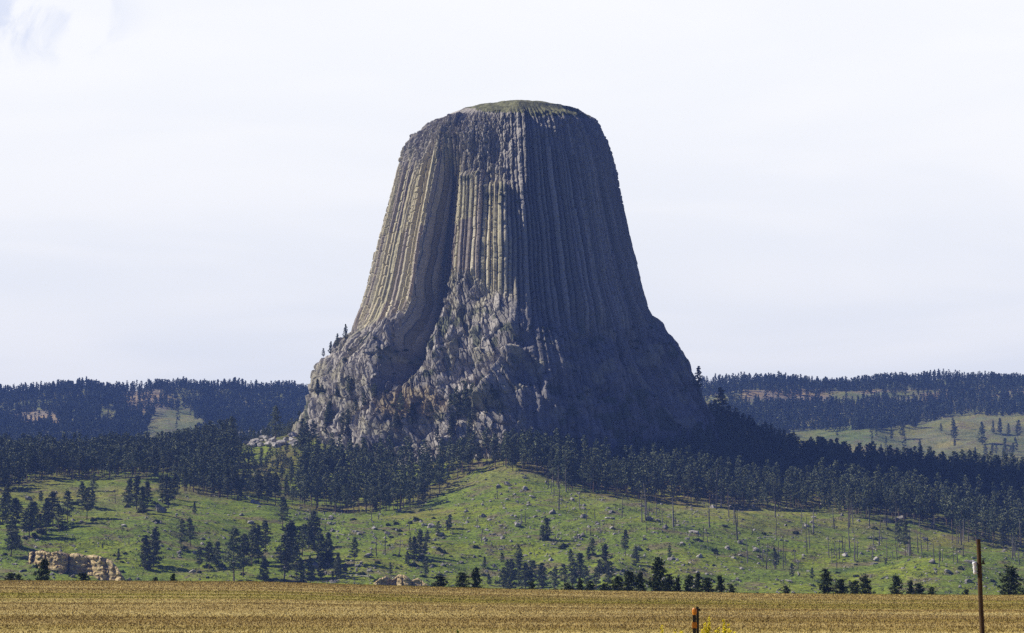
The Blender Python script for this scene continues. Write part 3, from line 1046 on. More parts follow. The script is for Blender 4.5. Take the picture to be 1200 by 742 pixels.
# pines at the foot of the tower, standing on its tumbled skirt and in front of it
cnt = 0
while cnt < 44:
    px = random.uniform(372, 590)
    row = random.uniform(462, 520)
    if abs(px - 480) < 40 and row < 492:
        continue
    p = hit(px, row)
    if p is None:
        continue
    plant_pine(p, px_height(p, random.uniform(18, 29)), random.choice(ROUNDISH + CONIC), 'dark pine rooted among boulders at the tower\'s sunlit foot', 'pines at the tower\'s sunlit foot')
    cnt += 1
for k in range(16):
    px = 838 + k * 6.4 + random.uniform(-3, 3)
    row = np.interp(px, [838, 880, 930, 950], [515, 520, 540, 545]) + random.uniform(-4, 4)
    p = hit(px, row, (0,))
    if p is None:
        continue
    plant_pine(p, px_height(p, random.uniform(18, 27)), random.choice(ROUNDISH), 'dark pine standing in the tower\'s shade, right of it', 'pines in the tower\'s shade')

# --- the forest: every trunk is placed first, then the ones that show largest become objects
cand = []
sp = 7.6
rg = np.random.default_rng(31)
gx = np.arange(-760, 700, sp)
gy = np.arange(1560, 2330, sp)
GX, GY = np.meshgrid(gx, gy, indexing='ij')
GX = GX + rg.uniform(-0.48, 0.48, GX.shape) * sp
GY = GY + rg.uniform(-0.48, 0.48, GY.shape) * sp
GX, GY = GX.ravel(), GY.ravel()
GZ = H(GX, GY)
PX, RW = proj(GX, GY, GZ)
inside = np.hypot((GX - TCX) / 178, (GY - TD) / 168) < 1.0
dens = np.where(RW < forest_front(PX), 0.80, 0.0)
sparse = (PX > 205) & (PX < 500) & (RW > 556)
dens = np.where(sparse & (dens > 0), 0.62, dens)
openg = (PX > 1080) & (RW > 600)
dens = np.where(openg & (dens > 0), 0.45, dens)
dens = np.where((PX > 500) & (PX < 560) & (RW > 556) & (dens > 0), 0.35, dens)
dens = dens * np.where((PX > 280) & (PX < 348) & (RW < 538) & (GY < 2130), 0.05, 1.0)
gap = fbm2(GX / 30, GY / 30, 61, 2)
dens = dens * np.where(gap > 0.42, 0.3, 1.0)
keep = (rg.uniform(0, 1, len(GX)) < dens) & ~inside & (PX > -120) & (PX < 1330)
# hidden behind the tower or beyond the ridge
keep &= ~((GY > 2130) & (PX > 350) & (PX < 830))
ip = np.array(INDIV)
idx = np.where(keep)[0]
dmin = np.array([np.hypot(ip[:, 0] - GX[i], ip[:, 1] - GY[i]).min() for i in idx])
idx = idx[dmin > 3.0]
inframe = (PX[idx] > -8) & (PX[idx] < 1208)
front = forest_front(PX[idx]) - RW[idx]        # pixels behind the forest's edge
score = front + np.where(inframe, 0, 1e4)
order = np.argsort(score)
n_ind = max(0, 300 - len(INDIV))
ind = idx[order[:n_ind]]
rest = idx[order[n_ind:]]
ZONES = [(-200, 120, 'pine in the front row of the forest belt at far left', 'front row of the far left belt'),
         (120, 250, 'pine in the front row of the belt left of the tower', 'front row of the belt left of the tower'),
         (250, 360, 'bare-trunked pine at the ragged forest edge below the pale rock pile', 'forest edge below the rock pile'),
         (360, 500, 'bare-trunked pine at the forest edge under the tower\'s left foot', 'forest edge under the left foot'),
         (500, 640, 'pine in the front row directly below the tower', 'front row below the tower'),
         (640, 760, 'tall pine in the front row under the tower\'s shaded face', 'front row under the shaded face'),
         (760, 900, 'tall slim-trunked pine along the forest edge right of the tower', 'forest edge right of the tower'),
         (900, 1060, 'pine at the forest edge above the snag-dotted right meadow', 'forest edge above the right meadow'),
         (1060, 1400, 'pine in the forest corner reaching down at far right', 'forest corner at far right')]
for i in ind:
    z = [q for q in ZONES if q[0] <= PX[i] < q[1]][0]
    hm = random.uniform(17, 27) * (0.92 if PX[i] < 500 else 1.05)
    plant_pine((GX[i], GY[i], GZ[i] - 0.2), hm, random.choice([0, 1, 3, 5, 7, 7, 8, 2]), z[2], z[3])


def merge_trees(name, xs, ys, zs, hs, protos, mats, rgs, label, cat):
    Vs, Fs, n = [], [], 0
    mi = []
    rgm = np.random.default_rng(rgs)
    k = rgm.integers(0, len(protos), len(xs))
    an = rgm.uniform(0, 6.28, len(xs))
    for q in range(len(protos)):
        (tv, tf), (cv, cf), hh = protos[q]
        pv = np.vstack([tv, cv])
        pf = np.vstack([tf, cf + len(tv)])
        pm = np.concatenate([np.zeros(len(tf), int), np.ones(len(cf), int)])
        sel = np.where(k == q)[0]
        if len(sel) == 0:
            continue
        s = (hs[sel] / hh)[:, None]
        ca, sa = np.cos(an[sel])[:, None], np.sin(an[sel])[:, None]
        X = (pv[:, 0] * ca - pv[:, 1] * sa) * s * rgm.uniform(0.85, 1.2, len(sel))[:, None] + xs[sel][:, None]
        Y = (pv[:, 0] * sa + pv[:, 1] * ca) * s + ys[sel][:, None]
        Z = pv[:, 2] * s + zs[sel][:, None]
        V = np.stack([X, Y, Z], -1).reshape(-1, 3)
        Fa = (pf[None] + (np.arange(len(sel)) * len(pv))[:, None, None]).reshape(-1, 3) + n
        Vs.append(V)
        Fs.append(Fa)
        mi.append(np.tile(pm, len(sel)))
        n += len(V)
    me = mesh_np(name, np.vstack(Vs), np.vstack(Fs))
    for m in mats:
        me.materials.append(m)
    me.polygons.foreach_set('material_index', np.concatenate(mi).astype(np.int32))
    o = obj(name, me, None)
    tag(o, label, cat, kind='stuff')
    return o


MIDP = []
for k in range(7):
    hh = 24
    t, c = pine(300 + k, hh, cs=[0.3, 0.42, 0.25, 0.36, 0.48, 0.3, 0.2][k], cw=4.7, nb=24, ncl=3, nleaf=9, leaf=0.95, conic=[0.3, 0.1, 0.6, 0.2, 0.1, 0.4, 0.7][k], sides=4, limbs=False, clump=1.0)
    MIDP.append((t, c, hh))
print('forest rest', len(rest), 'individual', len(INDIV))
merge_trees('pine_forest', GX[rest], GY[rest], GZ[rest] - 0.2, np.random.default_rng(5).uniform(17, 27, len(rest)) * np.where((PX[rest] > 275) & (PX[rest] < 350), 0.55, 1.0) * np.where((PX[rest] > 835) & (PX[rest] < 955), 0.8, 1.0), MIDP, [M_bark, M_needles], 3,
            'dense dark pine forest across the ridge round the tower', 'forest')

# --- far woods
FARP = []
for k in range(5):
    t, c = pine(400 + k, 20, cs=0.15, cw=4.3, nb=14, ncl=2, nleaf=7, leaf=1.7, conic=[0.4, 0.8, 0.6, 0.2, 0.9][k], sides=3, limbs=False, clump=1.1)
    FARP.append((t, c, 20))
rg = np.random.default_rng(77)
nf = 52000
fy = rg.uniform(2950, 4420, nf)
fpx = rg.uniform(-160, 1330, nf)
fx = (fpx - 600) / F * fy
okz = (fpx < 400) | (fpx > 800)
fx, fy = fx[okz], fy[okz]
fz = H(fx, fy)
fpx, frw = proj(fx, fy, fz)
vis = rg.uniform(0, 1, len(fx)) < (0.55 * fy / 4000 * 1.2)


def ell(px, row, cx, cy, rx, ry):
    return np.hypot((px - cx) / rx, (row - cy) / ry)


nz_ = 0.35 * fbm2(fx / 40, fy / 60, 88, 3)
den = np.ones(len(fx))
L_ = fpx < 450
for cx, cy, rx, ry, lo in ((203, 505, 33, 27, 0.02), (168, 468, 26, 14, 0.40), (205, 470, 25, 8, 0.55), (42, 491, 26, 7, 0.05), (128, 488, 10, 8, 0.15), (100, 466, 5, 5, 0.1), (219, 463, 7, 5, 0.1)):
    den = np.where(L_ & (ell(fpx, frw, cx, cy, rx, ry) + nz_ < 1), lo, den)
mead = np.interp(fpx, [800, 900, 930, 1060, 1090, 1120, 1330], [530, 515, 506, 504, 494, 488, 488])
den = np.where(~L_ & (frw > mead + 12 * nz_), 0.015, den)
cliff = ~L_ & (fy < 4140) & (fy > 4040)
den = np.where(cliff & (nz_ > -0.1), 0.12, den)
den = np.where((fy > 4330), den * 0.75, den)
sel = vis & (rg.uniform(0, 1, len(fx)) < den)
print('far trees', sel.sum())
merge_trees('distant_forest', fx[sel], fy[sel], fz[sel] - 0.3, rg.uniform(10, 20, sel.sum()), FARP, [M_bark, M_needles_far], 4,
            'hazy blue pine woods covering the distant hills', 'forest')


# ------------------------------------------------------------------ young dark pines beyond the field crest
YP = []
for k in range(6):
    hh = 8.0
    t, c = pine(500 + k, hh, cs=0.05, cw=[2.3, 2.6, 2.0, 2.9, 2.5, 2.1][k], nb=60, ncl=4, nleaf=16, leaf=0.24, conic=[0.9, 0.7, 0.95, 0.4, 0.8, 0.9][k], sides=6, clump=0.46, gaps=0.1)
    tm, cm = mesh_np('trunk', *t), mesh_np('crown', *c)
    tm.materials.append(M_bark)
    cm.materials.append(M_dark)
    YP.append((tm, cm, hh))
YOUNG = [
    # px, top row, width factor, variant, label
    (49, 655, 1.0, 1, 'dark round young pine in front of the sandstone ledge'),
    (10, 671, 1.3, 3, 'low dark young pine at the photo\'s left corner on the crest'),
    (22, 672, 1.0, 3, 'small dark young pine next to the corner one on the crest'),
    (100, 671, 1.3, 3, 'squat dark young pine below the right end of the sandstone ledge'),
    (183, 677, 1.0, 0, 'tiny dark young pine poking over the crest at left'),
    (204, 673, 0.9, 0, 'small pointed young pine alone on the crest left of the tall clump'),
    (493, 686, 1.6, 3, 'very low dark young pine barely above the crest'),
    (519, 674, 1.3, 3, 'leftmost squat one of three dark young pines below the tower'),
    (541, 671, 1.3, 4, 'middle one of three dark young pines below the tower'),
    (558, 666, 0.9, 0, 'rightmost and tallest of three dark young pines below the tower'),
    (624, 681, 0.9, 1, 'small lone dark young pine on the crest right of the three'),
    (668, 683, 1.2, 3, 'low dark young pine starting the long row on the crest'),
    (679, 679, 0.9, 0, 'pointed small young pine near the left end of the long row'),
    (691, 681, 1.1, 4, 'third small young pine in the long row on the crest'),
    (706, 683, 1.2, 3, 'low young pine just left of the long row\'s thick part'),
    (722, 675, 1.3, 1, 'broad young pine forming the left of the row\'s thick part'),
    (737, 670, 1.4, 4, 'wide dark young pine touching the tallest one in the row'),
    (752, 672, 1.1, 0, 'dark young pine tucked against the tallest one\'s left side'),
    (770, 655, 1.15, 0, 'tallest dark young pine in the long row on the field crest'),
    (784, 673, 1.1, 4, 'dark young pine tucked against the tallest one\'s right side'),
    (794, 677, 0.9, 2, 'slim young pine right of the tallest one with a gap after it'),
    (808, 674, 1.1, 1, 'young pine starting the serrated right half of the long row'),
    (818, 672, 0.9, 2, 'second pointed young pine of the serrated right half'),
    (829, 677, 1.3, 4, 'wide low young pine in the serrated right half'),
    (844, 675, 1.0, 2, 'pointed young pine near the right end of the long row'),
    (858, 684, 1.0, 3, 'last low young pine ending the long row at right'),
    (923, 686, 1.0, 3, 'tiny dark young pine alone on the crest right of the long row'),
    (968, 667, 0.95, 4, 'tall dark young pine leading the group left of the utility pole'),
    (984, 678, 1.3, 3, 'squat young pine right of the leading tall one'),
    (999, 680, 1.3, 3, 'low round young pine in the middle of the right group'),
    (1015, 675, 1.1, 1, 'peaked young pine closing the first right group'),
    (1050, 675, 1.15, 4, 'peaked young pine opening the second right group'),
    (1067, 681, 1.0, 2, 'small young pine in the middle of the second right group'),
    (1079, 683, 1.2, 3, 'low young pine at the right end of the second right group'),
    (1091, 687, 1.2, 3, 'lowest young pine trailing the second right group'),
    (1131, 690, 0.9, 3, 'tiny young pine just left of the utility pole'),
    (1183, 664, 1.35, 1, 'big bushy young pine on the crest right of the utility pole'),
    (1205, 674, 1.2, 3, 'dark young pine cut off by the photo\'s right edge'),
]
for px, top, wf, var, lab in YOUNG:
    d = random.uniform(520, 545)
    x = xpx(px, 690, d)
    z0 = float(H(x, d))
    ht = float(zrow(top, d)) - z0
    tm, cm, hh = YP[var]
    o = bpy.data.objects.new('young_pine', None)
    COL.objects.link(o)
    o.location = (x, d, z0 - 0.1)
    o.rotation_euler = (0, 0, random.uniform(0, 6.28))
    s = ht / hh
    vis_ = max(4.0, (696 - top)) * 0.18
    o.scale = (s * wf, s * wf, s)
    obj('trunk', tm, None, o)
    obj('crown', cm, None, o)
    tag(o, lab, 'young pine', 'young dark pines along the field crest')

# ------------------------------------------------------------------ snags and fallen logs
SNAG = []
for k in range(7):
    rg_ = random.Random(50 + k)
    mb = MB()
    hh = 16.0
    b = (rg_.uniform(-0.5, 0.5), rg_.uniform(-0.5, 0.5))
    pts = [(b[0] * t * t, b[1] * t * t, hh * t if t > 0 else -1.0) for t in (0, 0.25, 0.5, 0.75, 1.0)]
    mb.tube(pts, [0.44, 0.38, 0.30, 0.22, 0.08 if k % 2 else 0.18], 6)
    mbr = mb
    nbr = [0, 3, 6, 9, 14, 22, 2][k]
    for q in range(nbr):
        t = rg_.uniform(0.3, 0.97)
        az = rg_.uniform(0, 6.28)
        ln = rg_.uniform(0.6, 2.3) * (1.2 - t) * 1.3
        p0 = (b[0] * t * t, b[1] * t * t, hh * t)
        mbr.tube([p0, (p0[0] + math.cos(az) * ln, p0[1] + math.sin(az) * ln, p0[2] + ln * rg_.uniform(-0.3, 0.3))], [0.08, 0.03], 3, False)
    SNAG.append((mb.mesh('trunk'), None))


def plant_snag(px, row, hp, label, group, v=None):
    p = hit(px, row, (0, 1))
    if p is None:
        return
    v = random.randrange(7) if v is None else v
    tm, bm_ = SNAG[v]
    o = bpy.data.objects.new('dead_tree', None)
    COL.objects.link(o)
    o.location = p
    s = px_height(p, hp) / 16.0
    w = random.uniform(0.8, 1.25) * max(0.75, s)
    o.scale = (w, w, s)
    o.rotation_euler = (random.gauss(0, 0.03), random.gauss(0, 0.03), random.uniform(0, 6.28))
    obj('trunk', tm, M_snag, o)
    if bm_:
        obj('branches', bm_, M_snag, o)
    tag(o, label, 'dead tree', group)


ONES = [(655, 598, 30, 'tall straight bare snag beside flat dark rocks mid slope under the tower'), (864, 632, 38, 'tallest bare snag on the right meadow, dark and straight'),
        (441, 652, 25, 'thin grey snag with stub branches left of centre'), (451, 650, 24, 'bent thin grey snag beside another left of centre'), (468, 651, 22, 'thin grey snag above the pale ledges'),
        (616, 613, 14, 'short dark broken snag on the open slope'), (611, 614, 12, 'short stub left of a broken snag on the open slope'), (559, 620, 18, 'thin snag on the left part of the open slope'),
        (687, 610, 14, 'short pale-topped snag right of the flat dark rocks'), (758, 625, 12, 'short thick black stump on the yellow-green slope'), (781, 620, 12, 'short black stump right of another stump'),
        (135, 590, 20, 'thin dead snag alone in the upper left meadow'), (151, 638, 7, 'small black stump in the left meadow above the pair of pines'),
        (824, 635, 20, 'dark forked snag beside a big boulder'), (829, 636, 16, 'snag right of the forked snag by the big boulder'), (876, 660, 26, 'branching charred snag low on the right slope'),
        (953, 626, 30, 'tall bare snag in the upper right meadow'), (945, 620, 16, 'branchless short snag next to a tall one in the upper right meadow'), (583, 585, 12, 'crooked small snag near the top of the slope'),
        (898, 667, 30, 'tall thin dark snag at the foot of the right slope')]
for px, row, hp, lab in ONES:
    plant_snag(px, row, hp, lab, None)
sz_ = [((722, 880), (585, 622), (14, 34), 26, 'thin burned snag scattered below the forest right of the tower', 'burned snags below the forest edge'),
       ((880, 1000), (605, 668), (12, 30), 34, 'bare grey snag standing in the snag field on the right meadow', 'snags in the right snag field'),
       ((1000, 1095), (612, 660), (16, 34), 32, 'tall thin snag in the thick cluster right of the snag field', 'snags in the thick right cluster'),
       ((1100, 1200), (630, 665), (16, 30), 22, 'dead pole-like snag under the forest at far right', 'snags under the far right forest'),
       ((530, 720), (560, 640), (8, 18), 16, 'short snag dotted on the open rocky slope', 'short snags on the open slope'),
       ((640, 780), (565, 592), (18, 30), 20, 'bare trunk standing just in front of the forest edge', 'bare trunks at the forest edge'),
       ((360, 520), (600, 625), (8, 16), 8, 'small snag on the slope just under the left forest edge', 'small snags under the left edge')]
for (a, b), (c, d), (e, f), n, lab, grp in sz_:
    k = 0
    while k < n:
        px, row = random.uniform(a, b), random.uniform(c, d)
        if fbm2(np.array(px / 24), np.array(row / 18), 333, 2) < random.uniform(-0.35, 0.45):
            continue
        k += 1
        plant_snag(px, row, random.uniform(e, f) * random.choice([0.5, 0.8, 1, 1, 1.15]), lab, grp)

LOGM = []
for k in range(3):
    mb = MB()
    mb.tube([(-5, 0, 0), (-1, 0.1 * k, 0.15), (5, 0.2, 0.1)], [0.34, 0.28, 0.12], 6)
    mb.tube([(-1, 0, 0.1), (0.4, 0.9, 0.8)], [0.09, 0.03], 4)
    mb.tube([(1.5, 0, 0.1), (2.5, -0.8, 0.6)], [0.08, 0.03], 4)
    LOGM.append(mb.mesh('fallen_log'))


def surf_place(o, p):
    e = 1.0
    zx = float(H(p[0] + e, p[1]) - H(p[0] - e, p[1])) / 2
    zy = float(H(p[0], p[1] + e) - H(p[0], p[1] - e)) / 2
    nrm = Vector((-zx, -zy, 1)).normalized()
    return nrm


for k in range(46):
    for _ in range(20):
        px, row = random.uniform(355, 1130), random.uniform(570, 682)
        if row > forest_front(px) + 4:
            break
    p = hit(px, row, (0,))
    if p is None:
        continue
    o = bpy.data.objects.new('fallen_log', LOGM[k % 3])
    COL.objects.link(o)
    if not LOGM[k % 3].materials:
        LOGM[k % 3].materials.append(M_log)
    nrm = surf_place(o, p)
    o.rotation_mode = 'QUATERNION'
    q = nrm.to_track_quat('Z', 'Y')
    from mathutils import Quaternion
    o.rotation_quaternion = Quaternion((0, 0, 1), 0) @ q @ Quaternion((0, 0, 1), random.uniform(0, 3.14))
    o.location = Vector(p) + nrm * 0.25
    s = random.uniform(0.5, 1.15)
    o.scale = (s, s, s)
    left = px < 640
    tag(o, 'bleached fallen log lying on the rocky slope left of the yellow-green swath' if left else 'bleached fallen log lying among snags on the right-hand slope',
        'log', 'fallen logs on the left slope' if left else 'fallen logs on the right slope')


# ------------------------------------------------------------------ boulders
def rock_arrays(seed, sub=2, sx=1.0, sy=0.8, sz=0.7, amp=0.28):
    import bmesh
    bm = bmesh.new()
    bmesh.ops.create_icosphere(bm, subdivisions=sub, radius=1.0)
    rg_ = np.random.default_rng(seed)
    V = np.array([v.co for v in bm.verts])
    Fc = np.array([[v.index for v in f.verts] for f in bm.faces])
    bm.free()
    # cut by random planes, so that it has flat broken faces
    for k in range(9):
        nn = rg_.normal(0, 1, 3)
        nn /= np.linalg.norm(nn)
        lim = rg_.uniform(0.42, 0.8)
        d = V @ nn
        V = V - np.outer(np.clip(d - lim, 0, None), nn)
    V = V * (1 + amp * 0.25 * rg_.normal(0, 1, len(V)))[:, None]
    return V * np.array([sx, sy, sz]), Fc


ROCKS = []
for k in range(9):
    rg_ = random.Random(900 + k)
    V, Fc = rock_arrays(900 + k, 2, 1.0, rg_.uniform(0.7, 1.0), rg_.uniform(0.38, 0.75))
    me = mesh_np('boulder', V, Fc)
    me.materials.append(M_boulder)
    ROCKS.append(me)
NB = [0]
PALE = []
for _m in ROCKS:
    _c = _m.copy()
    _c.materials.clear()
    _c.materials.append(simple('pale_rubble', (0.30, 0.28, 0.25), (0.56, 0.53, 0.48), 0.5, 0.95, 0.1, 5))
    PALE.append(_c)


def put_rock(px, row, wpx, label, group=None, which=(0,)):
    p = hit(px, row, which)
    if p is None:
        return
    o = bpy.data.objects.new('boulder', ROCKS[random.randrange(9)])
    COL.objects.link(o)
    s = px_height(p, wpx) / 2
    o.location = (p[0], p[1], p[2] + s * 0.2)
    o.scale = (s, s * random.uniform(0.8, 1.1), s * random.uniform(0.7, 1.15))
    o.rotation_euler = (random.uniform(-0.3, 0.3), random.uniform(-0.3, 0.3), random.uniform(0, 6.28))
    tag(o, label, 'boulder', group)
    NB[0] += 1


BIG = [(33, 586, 14, 'flat grey boulder in the upper left meadow'), (283, 604, 9, 'round boulder alone in the middle of the left meadow'), (296, 589, 10, 'left one of two large boulders at the forest edge left of the tower'),
       (302, 591, 11, 'right one of two large boulders at the forest edge left of the tower'), (359, 609, 8, 'boulder below the forest under the tower\'s left foot'), (430, 653, 13, 'big dark round boulder low on the slope beside a pine'),
       (437, 637, 9, 'pale white boulder above the big dark round one'), (439, 620, 9, 'grey boulder in the meadow under the left forest edge'), (506, 618, 14, 'large dark boulder topping the mid slope rock cluster'),
       (515, 628, 14, 'dark flat boulder at the right of the mid slope cluster'), (497, 616, 9, 'boulder at the left of the mid slope cluster'), (509, 634, 8, 'pale boulder under the mid slope cluster'),
       (616, 574, 11, 'bright round boulder near the top of the slope under the tower'), (584, 571, 9, 'bright boulder left of the round one near the top of the slope'), (570, 622, 9, 'white angular boulder left on the open slope'),
       (648, 602, 16, 'long flat dark rock at the foot of a tall snag'), (646, 657, 10, 'pale boulder below the small isolated pair of pines'), (683, 629, 10, 'long pale boulder on the open slope right of the pair'),
       (541, 660, 9, 'grey boulder low on the left part of the open slope'), (566, 606, 9, 'wide boulder mid left on the open slope'), (746, 644, 13, 'large pale boulder on the slope above the young pines'),
       (816, 625, 16, 'big dark-sided boulder beside the forked snag'), (811, 598, 7, 'small white boulder high on the right slope'), (820, 653, 10, 'flat boulder low on the right slope'),
       (886, 645, 13, 'dark boulder pile with a pale face on the right slope'), (868, 637, 10, 'pale flat boulder left of the dark pile'), (1058, 608, 16, 'pale flat rock at the forest edge above the thick snags'),
       (1040, 612, 14, 'dark rock left of the pale flat one at the forest edge'), (1084, 633, 11, 'white flat boulder on the right meadow'), (1092, 660, 11, 'dark-shadowed boulder left on the right knoll'),
       (1110, 671, 13, 'large pale boulder on the front of the right knoll'), (1137, 660, 17, 'wide pale boulder heap on top of the right knoll'), (1135, 682, 10, 'boulder low on the right knoll'),
       (1125, 689, 8, 'pale boulder at the foot of the right knoll'), (925, 682, 12, 'pale boulder at the foot of the right meadow'), (836, 683, 7, 'upright white boulder beyond the serrated young pines'),
       (210, 649, 9, 'dark boulder between the two mid slope pines'), (238, 632, 8, 'pale boulder right of the two mid slope pines'), (225, 671, 11, 'boulder at the foot of the three low pines'),
       (145, 617, 8, 'dark boulder in the upper left meadow below the belt'), (188, 600, 20, 'large pale rounded rock hump at the left forest edge'), (376, 688, 11, 'pale boulder behind the field crest at the dark thicket'),
       (1026, 657, 10, 'pale long boulder under the snag clusters'), (990, 652, 9, 'dark boulder in the right meadow hollow'), (945, 617, 9, 'dark boulder beside a tall snag upper right')]
for px, row, w, lab in BIG:
    put_rock(px, row, w, lab)
bz = [((355, 530), (600, 690), 52, 'small grey boulder strewn on the slope below the tower\'s left foot', 'boulders below the left foot'),
      ((530, 720), (555, 640), 72, 'grey boulder strewn on the open slope below the tower', 'boulders on the open slope'),
      ((640, 900), (625, 690), 26, 'small boulder low on the slope right of centre', 'boulders low right of centre'),
      ((720, 1100), (595, 660), 48, 'grey boulder among the snags on the right slope', 'boulders among the snags'),
      ((0, 355), (575, 690), 30, 'small grey boulder dotted in the left meadow', 'boulders in the left meadow'),
      ((1080, 1200), (640, 695), 18, 'pale boulder on the grassy knoll at far right', 'boulders on the right knoll')]
for (a, b), (c, d), n, lab, grp in bz:
    k = 0
    tries = 0
    while k < n and tries < 4000:
        tries += 1
        px, row = random.uniform(a, b), random.uniform(c, d)
        if row < forest_front(px) or (px < 160 and row > 640):
            continue
        if fbm2(np.array(px / 22), np.array(row / 16), 123, 2) < random.uniform(-0.5, 0.3):
            continue
        put_rock(px, row, min(12, 3.0 + random.expovariate(0.45)), lab, grp)
        k += 1
# the smaller stones nobody could count
mb = MB()
rk = [rock_arrays(950 + k, 1, 1, 0.85, 0.7) for k in range(4)]
n = 0
while n < 5200:
    px = random.uniform(-20, 1220)
    row = random.uniform(545, 696)
    if px > 830 and random.random() < 0.35 or px < 340 and random.random() < 0.6:
        continue
    if fbm2(np.array(px / 26), np.array(row / 14), 124, 3) < random.uniform(-0.7, 0.35):
        continue
    p = hit(px, row, (0,))
    if p is None or p.y > 2000:
        n += 1
        continue
    V, Fc = rk[random.randrange(4)]
    s = random.uniform(0.35, 0.7) + random.expovariate(2.6)
    a = random.uniform(0, 6.28)
    Rm = np.array([[math.cos(a), -math.sin(a), 0], [math.sin(a), math.cos(a), 0], [0, 0, 1]])
    mb.add((V * s) @ Rm.T + np.array(p), Fc)
    n += 1
o = obj('scattered_stones', mb.mesh('scattered_stones'), M_boulder)
tag(o, 'countless small grey stones strewn over the grassy slope', 'stones', kind='stuff')

# ------------------------------------------------------------------ shrubs
def leaf_blob(seed, n, rx, ry, rz, leaf):
    rg_ = np.random.default_rng(seed)
    D = rg_.normal(0, 1, (n, 3))
    D /= np.linalg.norm(D, axis=1)[:, None]
    lump = 1 + 0.35 * np.sin(D[:, 0] * 5 + seed) * np.cos(D[:, 1] * 4 + seed * 2)
    c = D * (rg_.uniform(0.4, 1, n) ** 0.5 * lump)[:, None] * np.array([rx, ry, rz])
    c[:, 2] = np.abs(c[:, 2])
    a = rg_.normal(0, 1, (n, 3)); a /= np.linalg.norm(a, axis=1)[:, None]
    b = np.cross(a, rg_.normal(0, 1, (n, 3))); b /= np.linalg.norm(b, axis=1)[:, None]
    sz = leaf * rg_.uniform(0.6, 1.3, n)[:, None]
    V = np.concatenate([c - a * sz * 0.6 - b * sz * 0.4, c + a * sz * 0.7, c - a * sz * 0.3 + b * sz * 0.6])
    return V, np.stack([np.arange(n), np.arange(n) + n, np.arange(n) + 2 * n], -1)


SHR = []
for k in range(4):
    V, Fc = leaf_blob(700 + k, 420, 1.6, 1.4, 1.3, 0.5)
    me = mesh_np('shrub', V, Fc)
    me.materials.append(M_shrub)
    SHR.append(me)


def put_shrub(px, row, wpx, label, group, which=(0,)):
    p = hit(px, row, which)
    if p is None:
        return
    o = bpy.data.objects.new('shrub', SHR[random.randrange(4)])
    COL.objects.link(o)
    s = px_height(p, wpx) / 3.2
    o.location = (p[0], p[1], p[2] - 0.1)
    o.scale = (s * random.uniform(0.8, 1.3), s, s * random.uniform(0.7, 1.1))
    o.rotation_euler = (0, 0, random.uniform(0, 6.28))
    tag(o, label, 'shrub', group)


for px, row in EXTRA:
    for _k in range(1):
        put_shrub(px + random.uniform(-9, 9), row + random.uniform(-3, 3), random.uniform(5, 10), 'dark bush growing at the foot of a clump of slope pines', 'bushes under the slope pines')
sh = [((352, 520), (605, 690), 34, (0,), 'dark shrub among rocks on the slope under the tower\'s left foot', 'shrubs under the left foot'),
      ((540, 760), (640, 692), 26, (0,), 'grey-green shrub low on the slope below the tower', 'shrubs low on the slope'),
      ((440, 535), (612, 655), 16, (0,), 'dark scorched shrub in the mid slope rock cluster under the tower', 'shrubs in the mid slope rock cluster'),
      ((0, 340), (600, 690), 20, (0,), 'low dark shrub in the left meadow', 'shrubs in the left meadow'),
      ((800, 1180), (620, 690), 26, (0,), 'low shrub dotted on the right meadow', 'shrubs on the right meadow'),
      ((400, 600), (380, 480), 38, (2,), 'dark green shrub clinging to the tower\'s sunlit skirt', 'shrubs on the sunlit skirt'),
      ((440, 560), (462, 492), 16, (2,), 'green shrub in the dry pocket at the tower\'s foot', 'shrubs in the dry pocket'),
      ((620, 790), (380, 420), 34, (2,), 'dark shrub in the band of scrub where the shaded columns end', 'scrub band under the shaded columns'),
      ((610, 820), (415, 510), 34, (2,), 'dark shrub clinging to the tower\'s shaded skirt', 'shrubs on the shaded skirt'),
      ((560, 625), (222, 240), 12, (2,), 'shrub on the rubble ledge high on the middle face', 'shrubs on the high ledge')]
for (a, b), (c, d), n, wh, lab, grp in sh:
    for k in range(n):
        px, row = random.uniform(a, b), random.uniform(c, d)
        if wh == (0,) and row < forest_front(px):
            continue
        put_shrub(px, row, random.uniform(3.5, 9) if wh == (0,) else random.uniform(3, 6.5), lab, grp, wh)
mb = MB()
n = 0
while n < 5000:
    px = random.uniform(-30, 1230)
    row = random.uniform(548, 697)
    if fbm2(np.array(px / 30), np.array(row / 12), 224, 3) < random.uniform(-0.6, 0.4):
        continue
    n += 1
    p = hit(px, row, (0,))
    if p is None or p.y > 2000:
        continue
    m_ = 9
    c = np.array(p) + np.random.default_rng(n).normal(0, 1, (m_, 3)) * np.array([0.8, 0.6, 0.25]) + np.array([0, 0, 0.3])
    a_ = np.random.default_rng(n + 9999).normal(0, 0.45, (m_, 3))
    b_ = np.random.default_rng(n + 19999).normal(0, 0.45, (m_, 3))
    mb.add(np.vstack([c, c + a_, c + b_]), np.stack([np.arange(m_), np.arange(m_) + m_, np.arange(m_) + 2 * m_], -1))
o = obj('low_brush', mb.mesh('low_brush'), M_shrub)
tag(o, 'low dark brush and weeds speckling the grassy slope', 'brush', kind='stuff')
# the tiny bush breaking the summit line
p = hit(597, 125, (2,))
if p is not None:
    o = bpy.data.objects.new('shrub', SHR[0])
    COL.objects.link(o)
    s = px_height(p, 3.0) / 2.6
    o.location = (xpx(599, 122, TD), TD, drop(xpx(599, 122, TD), TD) - 0.2)
    o.scale = (s * 0.7, s * 0.7, s)
    tag(o, 'tiny bush breaking the skyline on the grassy summit', 'shrub')


